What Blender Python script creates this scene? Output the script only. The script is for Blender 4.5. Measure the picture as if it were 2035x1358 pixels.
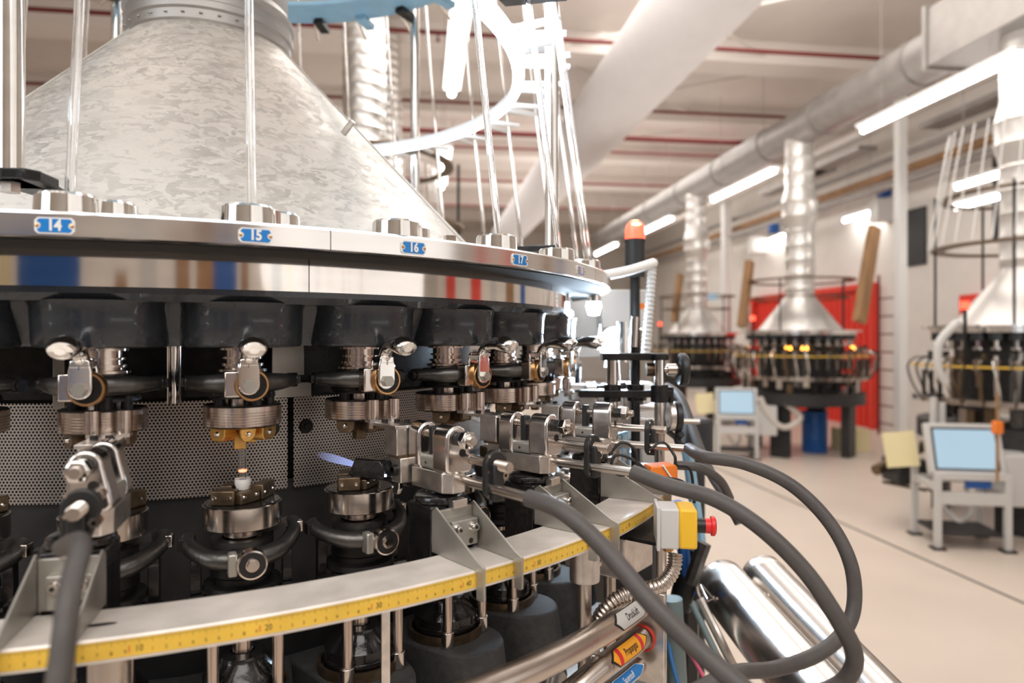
import bpy, bmesh, math, random
from math import sin, cos, pi, radians, sqrt, atan2
from mathutils import Vector, Matrix, Euler
R_ = random.Random(7)
for _o in list(bpy.data.objects): bpy.data.objects.remove(_o)
SC = bpy.context.scene
COL = SC.collection
# ------------------------------------------------------------------ camera, world, big lights, exposure
EYE = 1.72                       # eye height above the hall floor
F = 1356.67                      # focal length in pixels of the 2035 px wide frame (24 mm)
X0, Y0 = 1017.5, 672.9           # image centre column, horizon row
cam = bpy.data.cameras.new('camera'); camo = bpy.data.objects.new('camera', cam); COL.objects.link(camo)
camo.location = (0, 0, EYE); camo.rotation_euler = (pi/2, 0, 0)
cam.lens = 24.0; cam.sensor_width = 36.0; cam.shift_y = -(679.0 - Y0)/2035.0
cam.clip_start = 0.02; cam.clip_end = 200
cam.dof.use_dof = True; cam.dof.focus_distance = 0.92; cam.dof.aperture_fstop = 3.2
SC.camera = camo
W = bpy.data.worlds.new('world'); SC.world = W; W.use_nodes = True
W.node_tree.nodes['Background'].inputs[0].default_value = (1.0, 0.93, 0.87, 1)
W.node_tree.nodes['Background'].inputs[1].default_value = 0.55
SC.view_settings.view_transform = 'Standard'; SC.view_settings.look = 'None'
SC.view_settings.gamma = 1.0; SC.view_settings.use_curve_mapping = False
SC.view_settings.exposure = 0.22
HALL = radians(7.5)              # the hall runs this far to the left of the camera's axis
def area(name, loc, size, power, col, target):
    l = bpy.data.lights.new(name, 'AREA'); l.shape = 'RECTANGLE'; l.size, l.size_y = size
    l.energy = power; l.color = col
    o = bpy.data.objects.new(name, l); COL.objects.link(o); o.location = loc
    d = Vector(target) - Vector(loc); o.rotation_euler = d.to_track_quat('-Z', 'Y').to_euler()
    o['kind'] = 'structure'
    return o
WARM = (1.0, 0.955, 0.915)
area('roof_light', (0.1, -1.9, 4.6), (4.5, 2.2), 110, (1.0, .97, .94), (-0.1, 1.0, 1.4))  # overhead fills are added soft light, not actual roof lamps
area('roof_light', (-1.2, 0.2, 5.6), (7, 5), 70, (1.0, .965, .935), (-0.9, 1.2, 0))
area('roof_light', (2.6, 7.0, 5.75), (4.5, 9), 370, WARM, (3.0, 8, 0))
area('roof_light', (0.5, 17.0, 5.75), (8, 9), 420, WARM, (0.5, 17, 0))
area('side_window_light', (4.6, -3.2, 3.0), (7.5, 4.2), 75, (1.0, .975, .95), (-0.5, 1.5, 1.7))  # side fills are added soft light; the hall has no window there
area('ceiling_bounce_light', (1.5, 5.0, 3.9), (9, 9), 105, (1, .97, .94), (1.5, 5.0, 6))  # added upward fills that brighten the ceiling, not true bounce
area('ceiling_bounce_light', (0.5, 16.0, 3.9), (9, 9), 120, (1, .97, .94), (.5, 16.0, 6))
area('side_window_light', (-3.6, -2.4, 3.4), (2.5, 2.0), 60, (.92, .96, 1.0), (-0.5, 1.3, 1.6))

# ------------------------------------------------------------------ materials
def mat(name, col, metal=0.0, rough=0.5, noise=0.0, nscale=60, bump=0.0, bscale=200, spec=None, coat=0.0,
        emit=None, estr=0.0, trans=0.0, ior=1.45, streak=None, alpha=None):
    m = bpy.data.materials.new(name); m.use_nodes = True
    nt = m.node_tree; N = nt.nodes; L = nt.links; b = N['Principled BSDF']
    b.inputs['Base Color'].default_value = (*col, 1); b.inputs['Metallic'].default_value = metal
    b.inputs['Roughness'].default_value = rough
    if spec is not None: b.inputs['Specular IOR Level'].default_value = spec
    b.inputs['Coat Weight'].default_value = coat
    b.inputs['Transmission Weight'].default_value = trans; b.inputs['IOR'].default_value = ior
    if emit: b.inputs['Emission Color'].default_value = (*emit, 1); b.inputs['Emission Strength'].default_value = estr
    if alpha is not None: b.inputs['Alpha'].default_value = alpha
    tc = N.new('ShaderNodeTexCoord')
    if noise:
        mp = N.new('ShaderNodeMapping'); L.new(tc.outputs['Object'], mp.inputs[0])
        if streak: mp.inputs['Scale'].default_value = streak
        n = N.new('ShaderNodeTexNoise'); n.inputs['Scale'].default_value = nscale; n.inputs['Detail'].default_value = 5
        L.new(mp.outputs[0], n.inputs['Vector'])
        r = N.new('ShaderNodeMapRange'); r.inputs[1].default_value = .3; r.inputs[2].default_value = .7
        r.inputs[3].default_value = 1-noise; r.inputs[4].default_value = 1+noise*.6
        L.new(n.outputs['Fac'], r.inputs[0])
        mx = N.new('ShaderNodeMix'); mx.data_type = 'RGBA'; mx.blend_type = 'MULTIPLY'; mx.inputs[0].default_value = 1
        mx.inputs[6].default_value = (*col, 1); L.new(r.outputs[0], mx.inputs[7]); L.new(mx.outputs[2], b.inputs['Base Color'])
        r2 = N.new('ShaderNodeMapRange'); r2.inputs[3].default_value = rough*.75; r2.inputs[4].default_value = min(1, rough*1.3)
        L.new(n.outputs['Fac'], r2.inputs[0]); L.new(r2.outputs[0], b.inputs['Roughness'])
    if bump:
        n2 = N.new('ShaderNodeTexNoise'); n2.inputs['Scale'].default_value = bscale; n2.inputs['Detail'].default_value = 3
        L.new(tc.outputs['Object'], n2.inputs['Vector'])
        bp = N.new('ShaderNodeBump'); bp.inputs['Strength'].default_value = bump; bp.inputs['Distance'].default_value = .002
        L.new(n2.outputs['Fac'], bp.inputs['Height']); L.new(bp.outputs[0], b.inputs['Normal'])
    return m
M = {}
M['chrome'] = mat('polished_steel', (.80, .78, .75), 1, .12, .10, 30)
M['steel'] = mat('ground_steel', (.66, .60, .55), 1, .17, .05, 40, streak=(1, 1, 14))
M['turned'] = mat('turned_steel', (.60, .51, .45), 1, .22, .04, 25, streak=(1, 1, 22))
M['alu'] = mat('milled_aluminium', (.74, .70, .66), 1, .30, .18, 60)
M['rim'] = mat('rim_aluminium', (.86, .84, .82), 1, .16, .08, 12, streak=(1, 1, 6))
M['band'] = mat('mirror_band', (.84, .80, .76), 1, .07, .10, 9, streak=(1, 1, 5))
M['cast'] = mat('black_cast_enamel', (.036, .041, .048), .3, .27, .15, 30, .22, 150, coat=.45)
M['black'] = mat('black_oxide', (.022, .021, .021), .5, .36, .4, 60, .2, 300)
M['oily'] = mat('oily_black_iron', (.014, .013, .013), .3, .18, .4, 40, .4, 120, coat=.4)
M['iron'] = mat('dark_forged_iron', (.11, .105, .10), .85, .34, .35, 40, .4, 90)
M['bronze'] = mat('heat_browned_steel', (.17, .12, .075), .8, .38, .4, 60, .3, 120)
M['brass'] = mat('brass', (.72, .42, .13), 1, .33, .2, 60, streak=(1, 1, 3))
M['copper'] = mat('bearing_edge_brass', (.62, .36, .16), 1, .3)
M['rail'] = mat('rail_aluminium', (.80, .74, .68), .35, .42, .12, 30, .08, 400)
M['zinc'] = mat('zinc_plated_plate', (.46, .44, .40), .75, .40, .22, 18, .1, 500)
M['yellow'] = mat('tape_yellow', (.82, .52, .07), 0, .42, .10, 30)
M['ink'] = mat('black_ink', (.02, .018, .015), 0, .6)
M['redink'] = mat('red_ink', (.75, .12, .04), 0, .6)
M['white'] = mat('white_enamel', (.80, .79, .77), 0, .35)
M['blue'] = mat('plate_blue', (.015, .20, .56), 0, .3)
M['estopy'] = mat('switch_box_yellow', (.85, .50, .035), 0, .38)
M['grey'] = mat('light_grey_plastic', (.58, .57, .55), 0, .42)
M['red'] = mat('button_red', (.72, .03, .03), 0, .35)
M['rubber'] = mat('grey_black_hose_rubber', (.075, .066, .062), 0, .48, .15, 50, .12, 600)
M['nylon'] = mat('black_plastic', (.018, .018, .018), 0, .4)
M['inox'] = mat('brushed_stainless_pipe', (.56, .50, .45), 1, .28, .03, 20)
M['duct'] = mat('galvanised_duct', (.36, .34, .32), .7, .42, .12, 6)
M['paleboard'] = mat('pale_yellow_board', (.78, .68, .40), 0, .6)
M['hoodbg'] = mat('pale_zinc_hood', (.74, .72, .69), .6, .36)
M['satinpol'] = mat('polished_casting', (.74, .71, .69), 1, .17, .05, 25)
M['matteblack'] = mat('matte_black_paint', (.018, .017, .016), 0, .75)  # black that stands in for the shade under the deck rim
M['satin'] = mat('satin_stainless', (.66, .62, .58), 1, .24)
M['flex'] = mat('flexible_aluminium_duct', (.66, .64, .61), .9, .32, .1, 8)
M['glass'] = mat('clear_glass', (1, 1, 1), 0, .02, trans=1.0, ior=1.47)
M['hotglass'] = mat('hot_glass', (1, .5, .35), 0, .1, emit=(1, .25, .12), estr=1.5)
M['skyblue'] = mat('light_blue_paint', (.30, .52, .68), .1, .35, .08, 20)
M['orange'] = mat('orange_plastic', (.85, .22, .03), 0, .45)
M['beige'] = mat('beige_housing', (.62, .58, .53), 0, .5, .05, 10)
M['floor'] = mat('sealed_beige_floor', (.64, .55, .47), 0, .38, .06, 1.2, spec=.4)
M['ceil'] = mat('painted_ceiling', (.70, .64, .59), 0, .8, .05, 2)
M['beam'] = mat('painted_beam', (.78, .72, .67), 0, .8)
M['wall'] = mat('painted_wall', (.80, .76, .71), 0, .8, .04, 3)
M['fabric'] = mat('white_textile_duct', (.62, .59, .58), 0, .85, .03, 5)
M['redpipe'] = mat('red_sprinkler_paint', (.15, .012, .009), 0, .45)
M['reddoor'] = mat('red_door_paint', (.78, .05, .03), 0, .5)
M['wood'] = mat('brown_wood', (.34, .19, .09), 0, .6, .3, 10, streak=(1, 1, .2))
M['bluedrum'] = mat('blue_drum_plastic', (.015, .10, .36), 0, .4)
M['darkframe'] = mat('dark_machine_paint', (.035, .034, .035), .2, .45, .3, 20)
M['castgrey'] = mat('grey_black_cast_paint', (.07, .07, .07), .1, .55, .25, 90, .5, 500)
M['pink'] = mat('pink_hose', (.8, .15, .25), 0, .35)
M['bluehose'] = mat('blue_hose', (.05, .22, .55), 0, .35)
M['ledge'] = mat('teal_grey_paint', (.20, .27, .28), .1, .5)
M['tube'] = mat('fluorescent_light', (1, 1, 1), 0, .5, emit=(1.0, .97, .93), estr=22)
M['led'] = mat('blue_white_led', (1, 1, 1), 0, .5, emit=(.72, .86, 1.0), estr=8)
M['ledhot'] = mat('work_lamp_led', (1, 1, 1), 0, .5, emit=(.66, .82, 1.0), estr=22)
M['beaconred'] = mat('lit_red_beacon', (.9, .08, .05), 0, .3, emit=(1.0, .09, .04), estr=2.2)
M['beaconhot'] = mat('beacon_bulb', (1, .5, .3), 0, .3, emit=(1.0, .35, .12), estr=9)
M['screen'] = mat('lit_screen', (.05, .07, .09), 0, .3, emit=(.34, .47, .56), estr=1.0)
M['flamewarm'] = mat('orange_flame_light', (1, .5, .1), 0, .5, emit=(1.0, .38, .04), estr=7)
M['flameblue'] = mat('blue_white_flame', (1, 1, 1), 0, .5, emit=(.5, .72, 1.0), estr=10)
# galvanised sheet with spangle
def spangle():
    m = mat('galvanised_spangle_sheet', (.56, .53, .49), .55, .42); nt = m.node_tree; N = nt.nodes; L = nt.links; b = N['Principled BSDF']
    tc = N.new('ShaderNodeTexCoord'); mp = N.new('ShaderNodeMapping'); mp.inputs['Scale'].default_value = (1, 1, 1.7)
    L.new(tc.outputs['Object'], mp.inputs[0])
    w = N.new('ShaderNodeTexNoise'); w.inputs['Scale'].default_value = 28; w.inputs['Detail'].default_value = 5; L.new(mp.outputs[0], w.inputs['Vector'])
    ad = N.new('ShaderNodeMixRGB'); ad.blend_type = 'ADD'; ad.inputs[0].default_value = .10
    L.new(mp.outputs[0], ad.inputs[1]); L.new(w.outputs['Color'], ad.inputs[2])
    v = N.new('ShaderNodeTexVoronoi'); v.inputs['Scale'].default_value = 62; L.new(ad.outputs[0], v.inputs['Vector'])
    sp = N.new('ShaderNodeSeparateColor'); L.new(v.outputs['Color'], sp.inputs[0])
    n = N.new('ShaderNodeTexNoise'); n.inputs['Scale'].default_value = 6; L.new(tc.outputs['Object'], n.inputs['Vector'])
    mm = N.new('ShaderNodeMath'); mm.operation = 'MULTIPLY_ADD'; mm.inputs[1].default_value = .75; L.new(sp.outputs[0], mm.inputs[0]); L.new(n.outputs['Fac'], mm.inputs[2])
    cr = N.new('ShaderNodeValToRGB'); e = cr.color_ramp.elements
    e[0].position = .35; e[0].color = (.37, .34, .31, 1); e[1].position = 1.0; e[1].color = (.58, .54, .49, 1)
    L.new(mm.outputs[0], cr.inputs[0]); L.new(cr.outputs[0], b.inputs['Base Color'])
    r = N.new('ShaderNodeMapRange'); r.inputs[3].default_value = .30; r.inputs[4].default_value = .55; L.new(sp.outputs[1], r.inputs[0]); L.new(r.outputs[0], b.inputs['Roughness'])
    return m
M['spangle'] = spangle()
def perforated():
    m = mat('perforated_steel_sheet', (.52, .47, .43), .8, .42); nt = m.node_tree; N = nt.nodes; L = nt.links
    b = N['Principled BSDF']; out = N['Material Output']
    uv = N.new('ShaderNodeUVMap'); uv.uv_map = 'uv'; sp = N.new('ShaderNodeSeparateXYZ'); L.new(uv.outputs[0], sp.inputs[0])
    def mth(op, a, bb=None):
        n = N.new('ShaderNodeMath'); n.operation = op
        for i, q in enumerate((a, bb)):
            if q is None: continue
            if isinstance(q, (int, float)): n.inputs[i].default_value = q
            else: L.new(q, n.inputs[i])
        return n.outputs[0]
    p = .0046; q = p*sqrt(3)
    def grid(off):
        u = mth('SUBTRACT', mth('FRACT', mth('ADD', mth('DIVIDE', sp.outputs[0], p), off)), .5)
        v = mth('MULTIPLY', mth('SUBTRACT', mth('FRACT', mth('ADD', mth('DIVIDE', sp.outputs[1], q), off)), .5), sqrt(3))
        return mth('ADD', mth('MULTIPLY', u, u), mth('MULTIPLY', v, v))
    d = mth('MINIMUM', grid(0.0), grid(.5)); hole = mth('LESS_THAN', d, .30**2)
    t = N.new('ShaderNodeBsdfTransparent'); mx = N.new('ShaderNodeMixShader')
    L.new(hole, mx.inputs[0]); L.new(b.outputs[0], mx.inputs[1]); L.new(t.outputs[0], mx.inputs[2]); L.new(mx.outputs[0], out.inputs[0])
    return m
M['perf'] = perforated()
def flamemat():
    m = bpy.data.materials.new('gas_flame_glow'); m.use_nodes = True; nt = m.node_tree; N = nt.nodes; L = nt.links
    N.remove(N['Principled BSDF']); out = N['Material Output']
    uv = N.new('ShaderNodeUVMap'); uv.uv_map = 'uv'; sp = N.new('ShaderNodeSeparateXYZ'); L.new(uv.outputs[0], sp.inputs[0])
    e = N.new('ShaderNodeEmission'); e.inputs[0].default_value = (.42, .52, 1.0, 1); e.inputs[1].default_value = 1.6
    t = N.new('ShaderNodeBsdfTransparent'); mx = N.new('ShaderNodeMixShader')
    r = N.new('ShaderNodeMapRange'); r.inputs[3].default_value = .34; r.inputs[4].default_value = 0.0; L.new(sp.outputs[0], r.inputs[0])
    L.new(r.outputs[0], mx.inputs[0]); L.new(t.outputs[0], mx.inputs[1]); L.new(e.outputs[0], mx.inputs[2]); L.new(mx.outputs[0], out.inputs[0])
    return m
M['flame'] = flamemat()

# ------------------------------------------------------------------ mesh builder
class MB:
    def __init__(s): s.v = []; s.f = []; s.uv = {}
    def add(s, vs, fs, T=None, uvs=None):
        b = len(s.v)
        s.v += [tuple(T @ Vector(p)) if T is not None else tuple(p) for p in vs]
        for i, f in enumerate(fs):
            s.f.append(tuple(b+j for j in f))
            if uvs: s.uv[len(s.f)-1] = uvs[i]
        return s
    def box(s, c, d, rz=0, rx=0, ry=0):
        T = Matrix.Translation(c) @ Euler((rx, ry, rz)).to_matrix().to_4x4()
        x, y, z = d[0]/2, d[1]/2, d[2]/2
        return s.add([(-x,-y,-z),(x,-y,-z),(x,y,-z),(-x,y,-z),(-x,-y,z),(x,-y,z),(x,y,z),(-x,y,z)],
                     [(0,3,2,1),(4,5,6,7),(0,1,5,4),(1,2,6,5),(2,3,7,6),(3,0,4,7)], T)
    def lathe(s, prof, c=(0,0,0), axis='z', n=32, T=None, a0=0, a1=2*pi, close=False):
        # prof: list of (radius, height along axis); partial sweeps when a1-a0 < 2pi
        full = abs(a1-a0-2*pi) < 1e-6; m = n if full else n+1
        vs = []; fs = []
        for i in range(m):
            a = a0+(a1-a0)*i/n
            for r, h in prof: vs.append((r*cos(a), r*sin(a), h))
        k = len(prof)
        for i in range(n):
            j = (i+1) % m
            for q in range(k if close else k-1):
                q2 = (q+1) % k
                fs.append((i*k+q, j*k+q, j*k+q2, i*k+q2))
        if close and not full:
            fs.append(tuple(range(k))[::-1]); fs.append(tuple((m-1)*k+q for q in range(k)))
        A = {'z': Matrix(), 'y': Matrix.Rotation(pi/2, 4, 'X'), 'x': Matrix.Rotation(pi/2, 4, 'Y')}[axis]  # 'y': height runs to -y
        T2 = Matrix.Translation(c) @ A
        if T is not None: T2 = T @ T2
        return s.add(vs, fs, T2)
    def cyl(s, c, r, h, axis='z', n=28, r2=None):   # base centre c, height h along axis
        r2 = r if r2 is None else r2
        return s.lathe([(1e-5, 0), (r, 0), (r2, h), (1e-5, h)], c, axis, n)
    def rod(s, p, q, r, n=16, r2=None):
        p, q = Vector(p), Vector(q); d = q-p
        T = Matrix.Translation(p) @ d.to_track_quat('Z', 'Y').to_matrix().to_4x4()
        r2 = r if r2 is None else r2
        return s.lathe([(1e-5, 0), (r, 0), (r2, d.length), (1e-5, d.length)], n=n, T=T)
    def prism(s, poly, o, u, w, th):               # polygon in plane (o,u,w), thickness th along u x w, centred
        o, u, w = Vector(o), Vector(u).normalized(), Vector(w).normalized(); nn = u.cross(w)
        k = len(poly)
        vs = [o+u*a+w*b-nn*th/2 for a, b in poly]+[o+u*a+w*b+nn*th/2 for a, b in poly]
        fs = [tuple(range(k))[::-1], tuple(range(k, 2*k))]+[(i, (i+1) % k, k+(i+1) % k, k+i) for i in range(k)]
        return s.add(vs, fs)
    def tube(s, pts, r, n=12, smooth=8, rings=None):
        P = [Vector(p) for p in pts]
        if smooth > 1: P = spline(P, smooth)
        rr = r if callable(r) else (lambda t: r)
        up = Vector((0, 0, 1)); vs = []; fs = []
        prev = None
        for i, p in enumerate(P):
            t = (P[min(i+1, len(P)-1)]-P[max(i-1, 0)]).normalized()
            if prev is None: a = t.cross(up); a = a if a.length > 1e-3 else t.cross(Vector((1, 0, 0)))
            else: a = prev - t*prev.dot(t)
            a.normalize(); prev = a; b = t.cross(a); rad = rr(i/(len(P)-1))
            for j in range(n): vs.append(p+a*rad*cos(2*pi*j/n)+b*rad*sin(2*pi*j/n))
        for i in range(len(P)-1):
            for j in range(n): fs.append((i*n+j, i*n+(j+1) % n, (i+1)*n+(j+1) % n, (i+1)*n+j))
        fs.append(tuple(range(n))[::-1]); fs.append(tuple((len(P)-1)*n+j for j in range(n)))
        return s.add(vs, fs)
    def hexbolt(s, c, r, h, axis='y'): return s.cyl(c, r, h, axis, 6)
    def text(s, txt, T, size, bend=None, squeeze=1.0, bold=0.0):
        vs, fs = text_mesh(txt, size, squeeze, bold)
        if bend: vs = [bend(v) for v in vs]; return s.add(vs, fs)
        return s.add(vs, fs, T)
def spline(P, k):
    out = []
    for i in range(len(P)-1):
        p0 = P[max(i-1, 0)]; p1 = P[i]; p2 = P[i+1]; p3 = P[min(i+2, len(P)-1)]
        for j in range(k):
            t = j/k
            out.append(.5*((2*p1)+(p2-p0)*t+(2*p0-5*p1+4*p2-p3)*t*t+(3*p1-p0-3*p2+p3)*t**3))
    out.append(P[-1]); return out
_tx = {}
def text_mesh(txt, size, squeeze, bold):
    key = (txt, size, squeeze, bold)
    if key in _tx: return _tx[key]
    cu = bpy.data.curves.new('t', 'FONT'); cu.body = txt; cu.size = size; cu.align_x = 'CENTER'; cu.align_y = 'CENTER'
    cu.offset = bold; cu.resolution_u = 3
    o = bpy.data.objects.new('t', cu); COL.objects.link(o)
    me = o.to_mesh(depsgraph=None) if False else None
    dg = bpy.context.evaluated_depsgraph_get(); me = bpy.data.meshes.new_from_object(o.evaluated_get(dg))
    vs = [(v.co.x*squeeze, v.co.y, 0) for v in me.vertices]; fs = [tuple(p.vertices) for p in me.polygons]
    bpy.data.objects.remove(o); bpy.data.curves.remove(cu); bpy.data.meshes.remove(me)
    _tx[key] = (vs, fs); return vs, fs

def obj(name, mb, m, parent=None, org=(0, 0, 0), bevel=0, seg=2, smooth=True, ang=35, loc=None, label=None, sub=0):
    me = bpy.data.meshes.new(name); ox, oy, oz = org
    me.from_pydata([(x-ox, y-oy, z-oz) for x, y, z in mb.v], [], mb.f); me.update()
    if mb.uv:
        ul = me.uv_layers.new(name='uv')
        for pi_, uvs in mb.uv.items():
            p = me.polygons[pi_]
            for li, uvv in zip(p.loop_indices, uvs): ul.data[li].uv = uvv
    bm = bmesh.new(); bm.from_mesh(me); bmesh.ops.recalc_face_normals(bm, faces=bm.faces); bm.to_mesh(me); bm.free()
    me.materials.append(M[m] if isinstance(m, str) else m)
    if smooth: me.shade_smooth(); me.set_sharp_from_angle(angle=radians(ang))
    o = bpy.data.objects.new(name, me); COL.objects.link(o)
    if parent: o.parent = parent
    if loc is not None: o.location = loc
    if bevel:
        b = o.modifiers.new('bevel', 'BEVEL'); b.width = bevel; b.segments = seg; b.limit_method = 'ANGLE'; b.angle_limit = radians(40)
    if sub:
        b = o.modifiers.new('sub', 'SUBSURF'); b.levels = b.render_levels = sub
    if label: o['label'] = label
    return o
def tag(o, label, cat, group=None, kind=None):
    if label: o['label'] = label
    if cat: o['category'] = cat
    if group: o['group'] = group
    if kind: o['kind'] = kind
    return o
def thing(name, label, cat, loc=(0, 0, 0), rz=0, group=None):
    o = bpy.data.objects.new(name, None); o.empty_display_size = .05; COL.objects.link(o)
    o.location = loc; o.rotation_euler = (0, 0, rz); return tag(o, label, cat, group)
KIDS = {}
def dup(root, loc=None, rz=None, label=None, group=None):
    def cp(o, par):
        c = o.copy(); COL.objects.link(c)
        if par: c.parent = par
        for k in [q for q in bpy.data.objects if q.parent == o and q != c]: cp(k, c)
        return c
    r = cp(root, None)
    if loc is not None: r.location = loc
    if rz is not None: r.rotation_euler = (0, 0, rz)
    if label: r['label'] = label
    if group: r['group'] = group
    return r
def px(x, y, Y): return Vector(((x-X0)/F*Y, Y, EYE+(Y0-y)/F*Y))      # a point at depth Y

# ------------------------------------------------------------------ the carousel's own frame
CX, CY = -.6458, 1.4672
STEP = 2*pi/30
def AZ(m): return .2545+(m-14)*STEP
def on(a, r, e=0): return Vector((CX+r*sin(a), CY-r*cos(a), EYE+e))   # azimuth, radius, height above the eye line
# station meshes are written with x = tangential (to the right), y = -(radius), z = height above the eye line
def arc(r, a, z): return (r*sin(a), -r*cos(a), z)
def ringseg(prof, a0, a1, n):      # prof (r,z) closed loop swept in azimuth
    mb = MB(); vs = []; fs = []; k = len(prof)
    for i in range(n+1):
        a = a0+(a1-a0)*i/n
        vs += [arc(r, a, z) for r, z in prof]
    for i in range(n):
        for q in range(k):
            q2 = (q+1) % k; fs.append((i*k+q, (i+1)*k+q, (i+1)*k+q2, i*k+q2))
    if abs(a1-a0-2*pi) > 1e-4: fs += [tuple(range(k)), tuple(n*k+q for q in range(k))[::-1]]
    return mb.add(vs, fs)

# ================================================================== THE HALL
hu = Vector((-sin(HALL), cos(HALL), 0)); hv = Vector((cos(HALL), sin(HALL), 0))     # along the hall, and to its right
def H(v, s, z): p = hu*v+hv*s; return Vector((p.x, p.y, z))
def struct(name, mb, m, **k): o = obj(name, mb, m, **k); o['kind'] = 'structure'; return o
HT = Matrix.Rotation(HALL, 4, 'Z')
def hbox(mb, s0, s1, v0, v1, z0, z1):
    return mb.add([HT @ Vector(p) for p in ((s0,v0,z0),(s1,v0,z0),(s1,v1,z0),(s0,v1,z0),(s0,v0,z1),(s1,v0,z1),(s1,v1,z1),(s0,v1,z1))],
                  [(0,3,2,1),(4,5,6,7),(0,1,5,4),(1,2,6,5),(2,3,7,6),(3,0,4,7)])
SL, SR, VB, VF, ZC = -9.0, 8.6, -5.0, 28.0, 6.15
struct('floor', hbox(MB(), SL, SR, VB, VF, -.1, 0), 'floor')
struct('ceiling', hbox(MB(), SL, SR, VB, VF, ZC, ZC+.1), 'ceil')
struct('wall_right', hbox(MB(), SR, SR+.15, VB, VF, 0, ZC), 'wall')
struct('wall_left', hbox(MB(), SL-.15, SL, VB, VF, 0, ZC), 'wall')
struct('wall_far', hbox(MB(), SL, SR, VF, VF+.15, 0, ZC), 'wall')
struct('wall_near', hbox(MB(), SL, SR, VB-.15, VB, 0, ZC), 'wall')
# coloured panels added on the near wall, seen only as reflections in the polished ring
for i, (s0, s1, m) in enumerate(((-2.9, -1.5, 'bluedrum'), (.6, .9, 'wood'), (1.5, 2.1, 'bluedrum'), (-4.6, -4.1, 'darkframe'), (3.2, 3.5, 'darkframe'))):
    struct('door_%d' % (i+3), hbox(MB(), s0, s1, VB, VB+.06, 0, 2.6), m)
rw = random.Random(11)
for i in range(26):  # coloured strips added on the near wall to vary the ring's reflections
    s0 = -8.5+i*.64+rw.uniform(-.15, .15); w_ = rw.uniform(.08, .42)
    if -2.9 < s0+w_ and s0 < -1.5: continue
    struct('trim_%d' % (40+i), hbox(MB(), s0, s0+w_, VB, VB+.04, 0, rw.uniform(2.2, 4.5)), rw.choice(['grey', 'wood', 'white', 'duct', 'beige', 'darkframe', 'zinc', 'paleboard']))
for i, (v0, v1, m) in enumerate(((-.7, -.2, 'reddoor'), (.7, 1.3, 'reddoor'), (-2.0, -1.2, 'beige'), (1.9, 2.3, 'grey'), (3.0, 3.6, 'wood'), (4.2, 4.6, 'bluedrum'))):  # more added panels, coloured for what the polished band reflects
    struct('door_%d' % (i+10), hbox(MB(), SR-.05, SR, v0, v1, 0, 3.4), m)
# long dark expansion joints of the floor
j = MB()
hbox(j, 3.86, 3.885, VB, VF, 0, .0015); struct('trim_1', j, 'darkframe')
# cross beams under the ceiling
for i, v in enumerate([1.2, 4.0, 6.8, 9.6, 12.4, 15.2, 18.0, 20.8, 23.6]):
    struct('trim_%d' % (i+2), hbox(MB(), SL, SR, v, v+.5, ZC-.32, ZC), 'beam')
# diagonal bracing rods under the ceiling
for i, (v, s) in enumerate(((7.5, 2.0), (10.3, 2.2), (13.1, 2.4), (5.0, -3.5))):
    m_ = MB(); m_.rod(H(v, s, ZC-.2), H(v+2.2, s+3.2, ZC-.2), .022); m_.rod(H(v+2.2, s, ZC-.2), H(v, s+3.2, ZC-.2), .022)
    struct('trim_%d' % (i+20), m_, 'ceil')
# red sprinkler pipes across the hall
words = ['nearest', 'second nearest', 'thick middle', 'fourth', 'fifth', 'farthest']
for i, (v, r, z) in enumerate(((8.75, .028, 5.62), (11.3, .026, 5.62), (12.9, .05, 5.62), (13.9, .026, 5.62), (16.8, .026, 5.62), (20.0, .026, 5.62))):
    t = thing('sprinkler_pipe', '%s red sprinkler pipe crossing under the pale ceiling' % words[i], 'pipe', H(v, 0, z), HALL, 'red sprinkler pipes under the ceiling')
    obj('pipe', MB().rod((SL+.1, 0, 0), (7.4, 0, 0), r), 'redpipe', t)
    for s in (-5.2, -2.4, .2, 2.9):
        sp = MB(); sp.cyl((s, 0, -r-.07), .012, .08); sp.cyl((s, 0, -r-.08), .03, .012); obj('sprinkler_head', sp, 'redpipe', t)
        obj('hanger_rod', MB().rod((s+.4, 0, 0), (s+.4, 0, ZC-z), .006), 'duct', t)
# big white textile duct
d = MB(); d.rod(H(-3, 2.66, EYE+3.30), H(26, 2.66, EYE+3.30), .46, 40)
tag(obj('textile_duct', d, 'fabric'), 'thick round white textile air duct running diagonally under the ceiling', 'duct')
# main galvanised duct over the right row of machines
DS, DZ, DR = 5.70, EYE+3.19, .27
t = thing('ventilation_duct', 'long round galvanised duct above the right row of machines', 'duct', H(6, DS, DZ), HALL)
obj('pipe', MB().lathe([(DR, -6.3+7.6-6+5.4), (DR, 16)], axis='y', n=40, T=Matrix.Rotation(pi, 4, 'Z')), 'duct', t)
for y in (1.2, 3.1, 4.6, 6.4, 8.3, 10.4, 12.5):
    obj('joint_ring', MB().lathe([(DR, y-.03), (DR+.018, y-.03), (DR+.018, y+.03), (DR, y+.03)], axis='y', n=40, T=Matrix.Rotation(pi, 4, 'Z')), 'duct', t)
bx = MB(); bx.box((0, -.9, 0), (.78, 3.0, .62)); obj('square_duct', bx, 'duct', t, bevel=.01)
obj('flange', MB().box((0, .62, 0), (.84, .05, .68)), 'duct', t)
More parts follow.
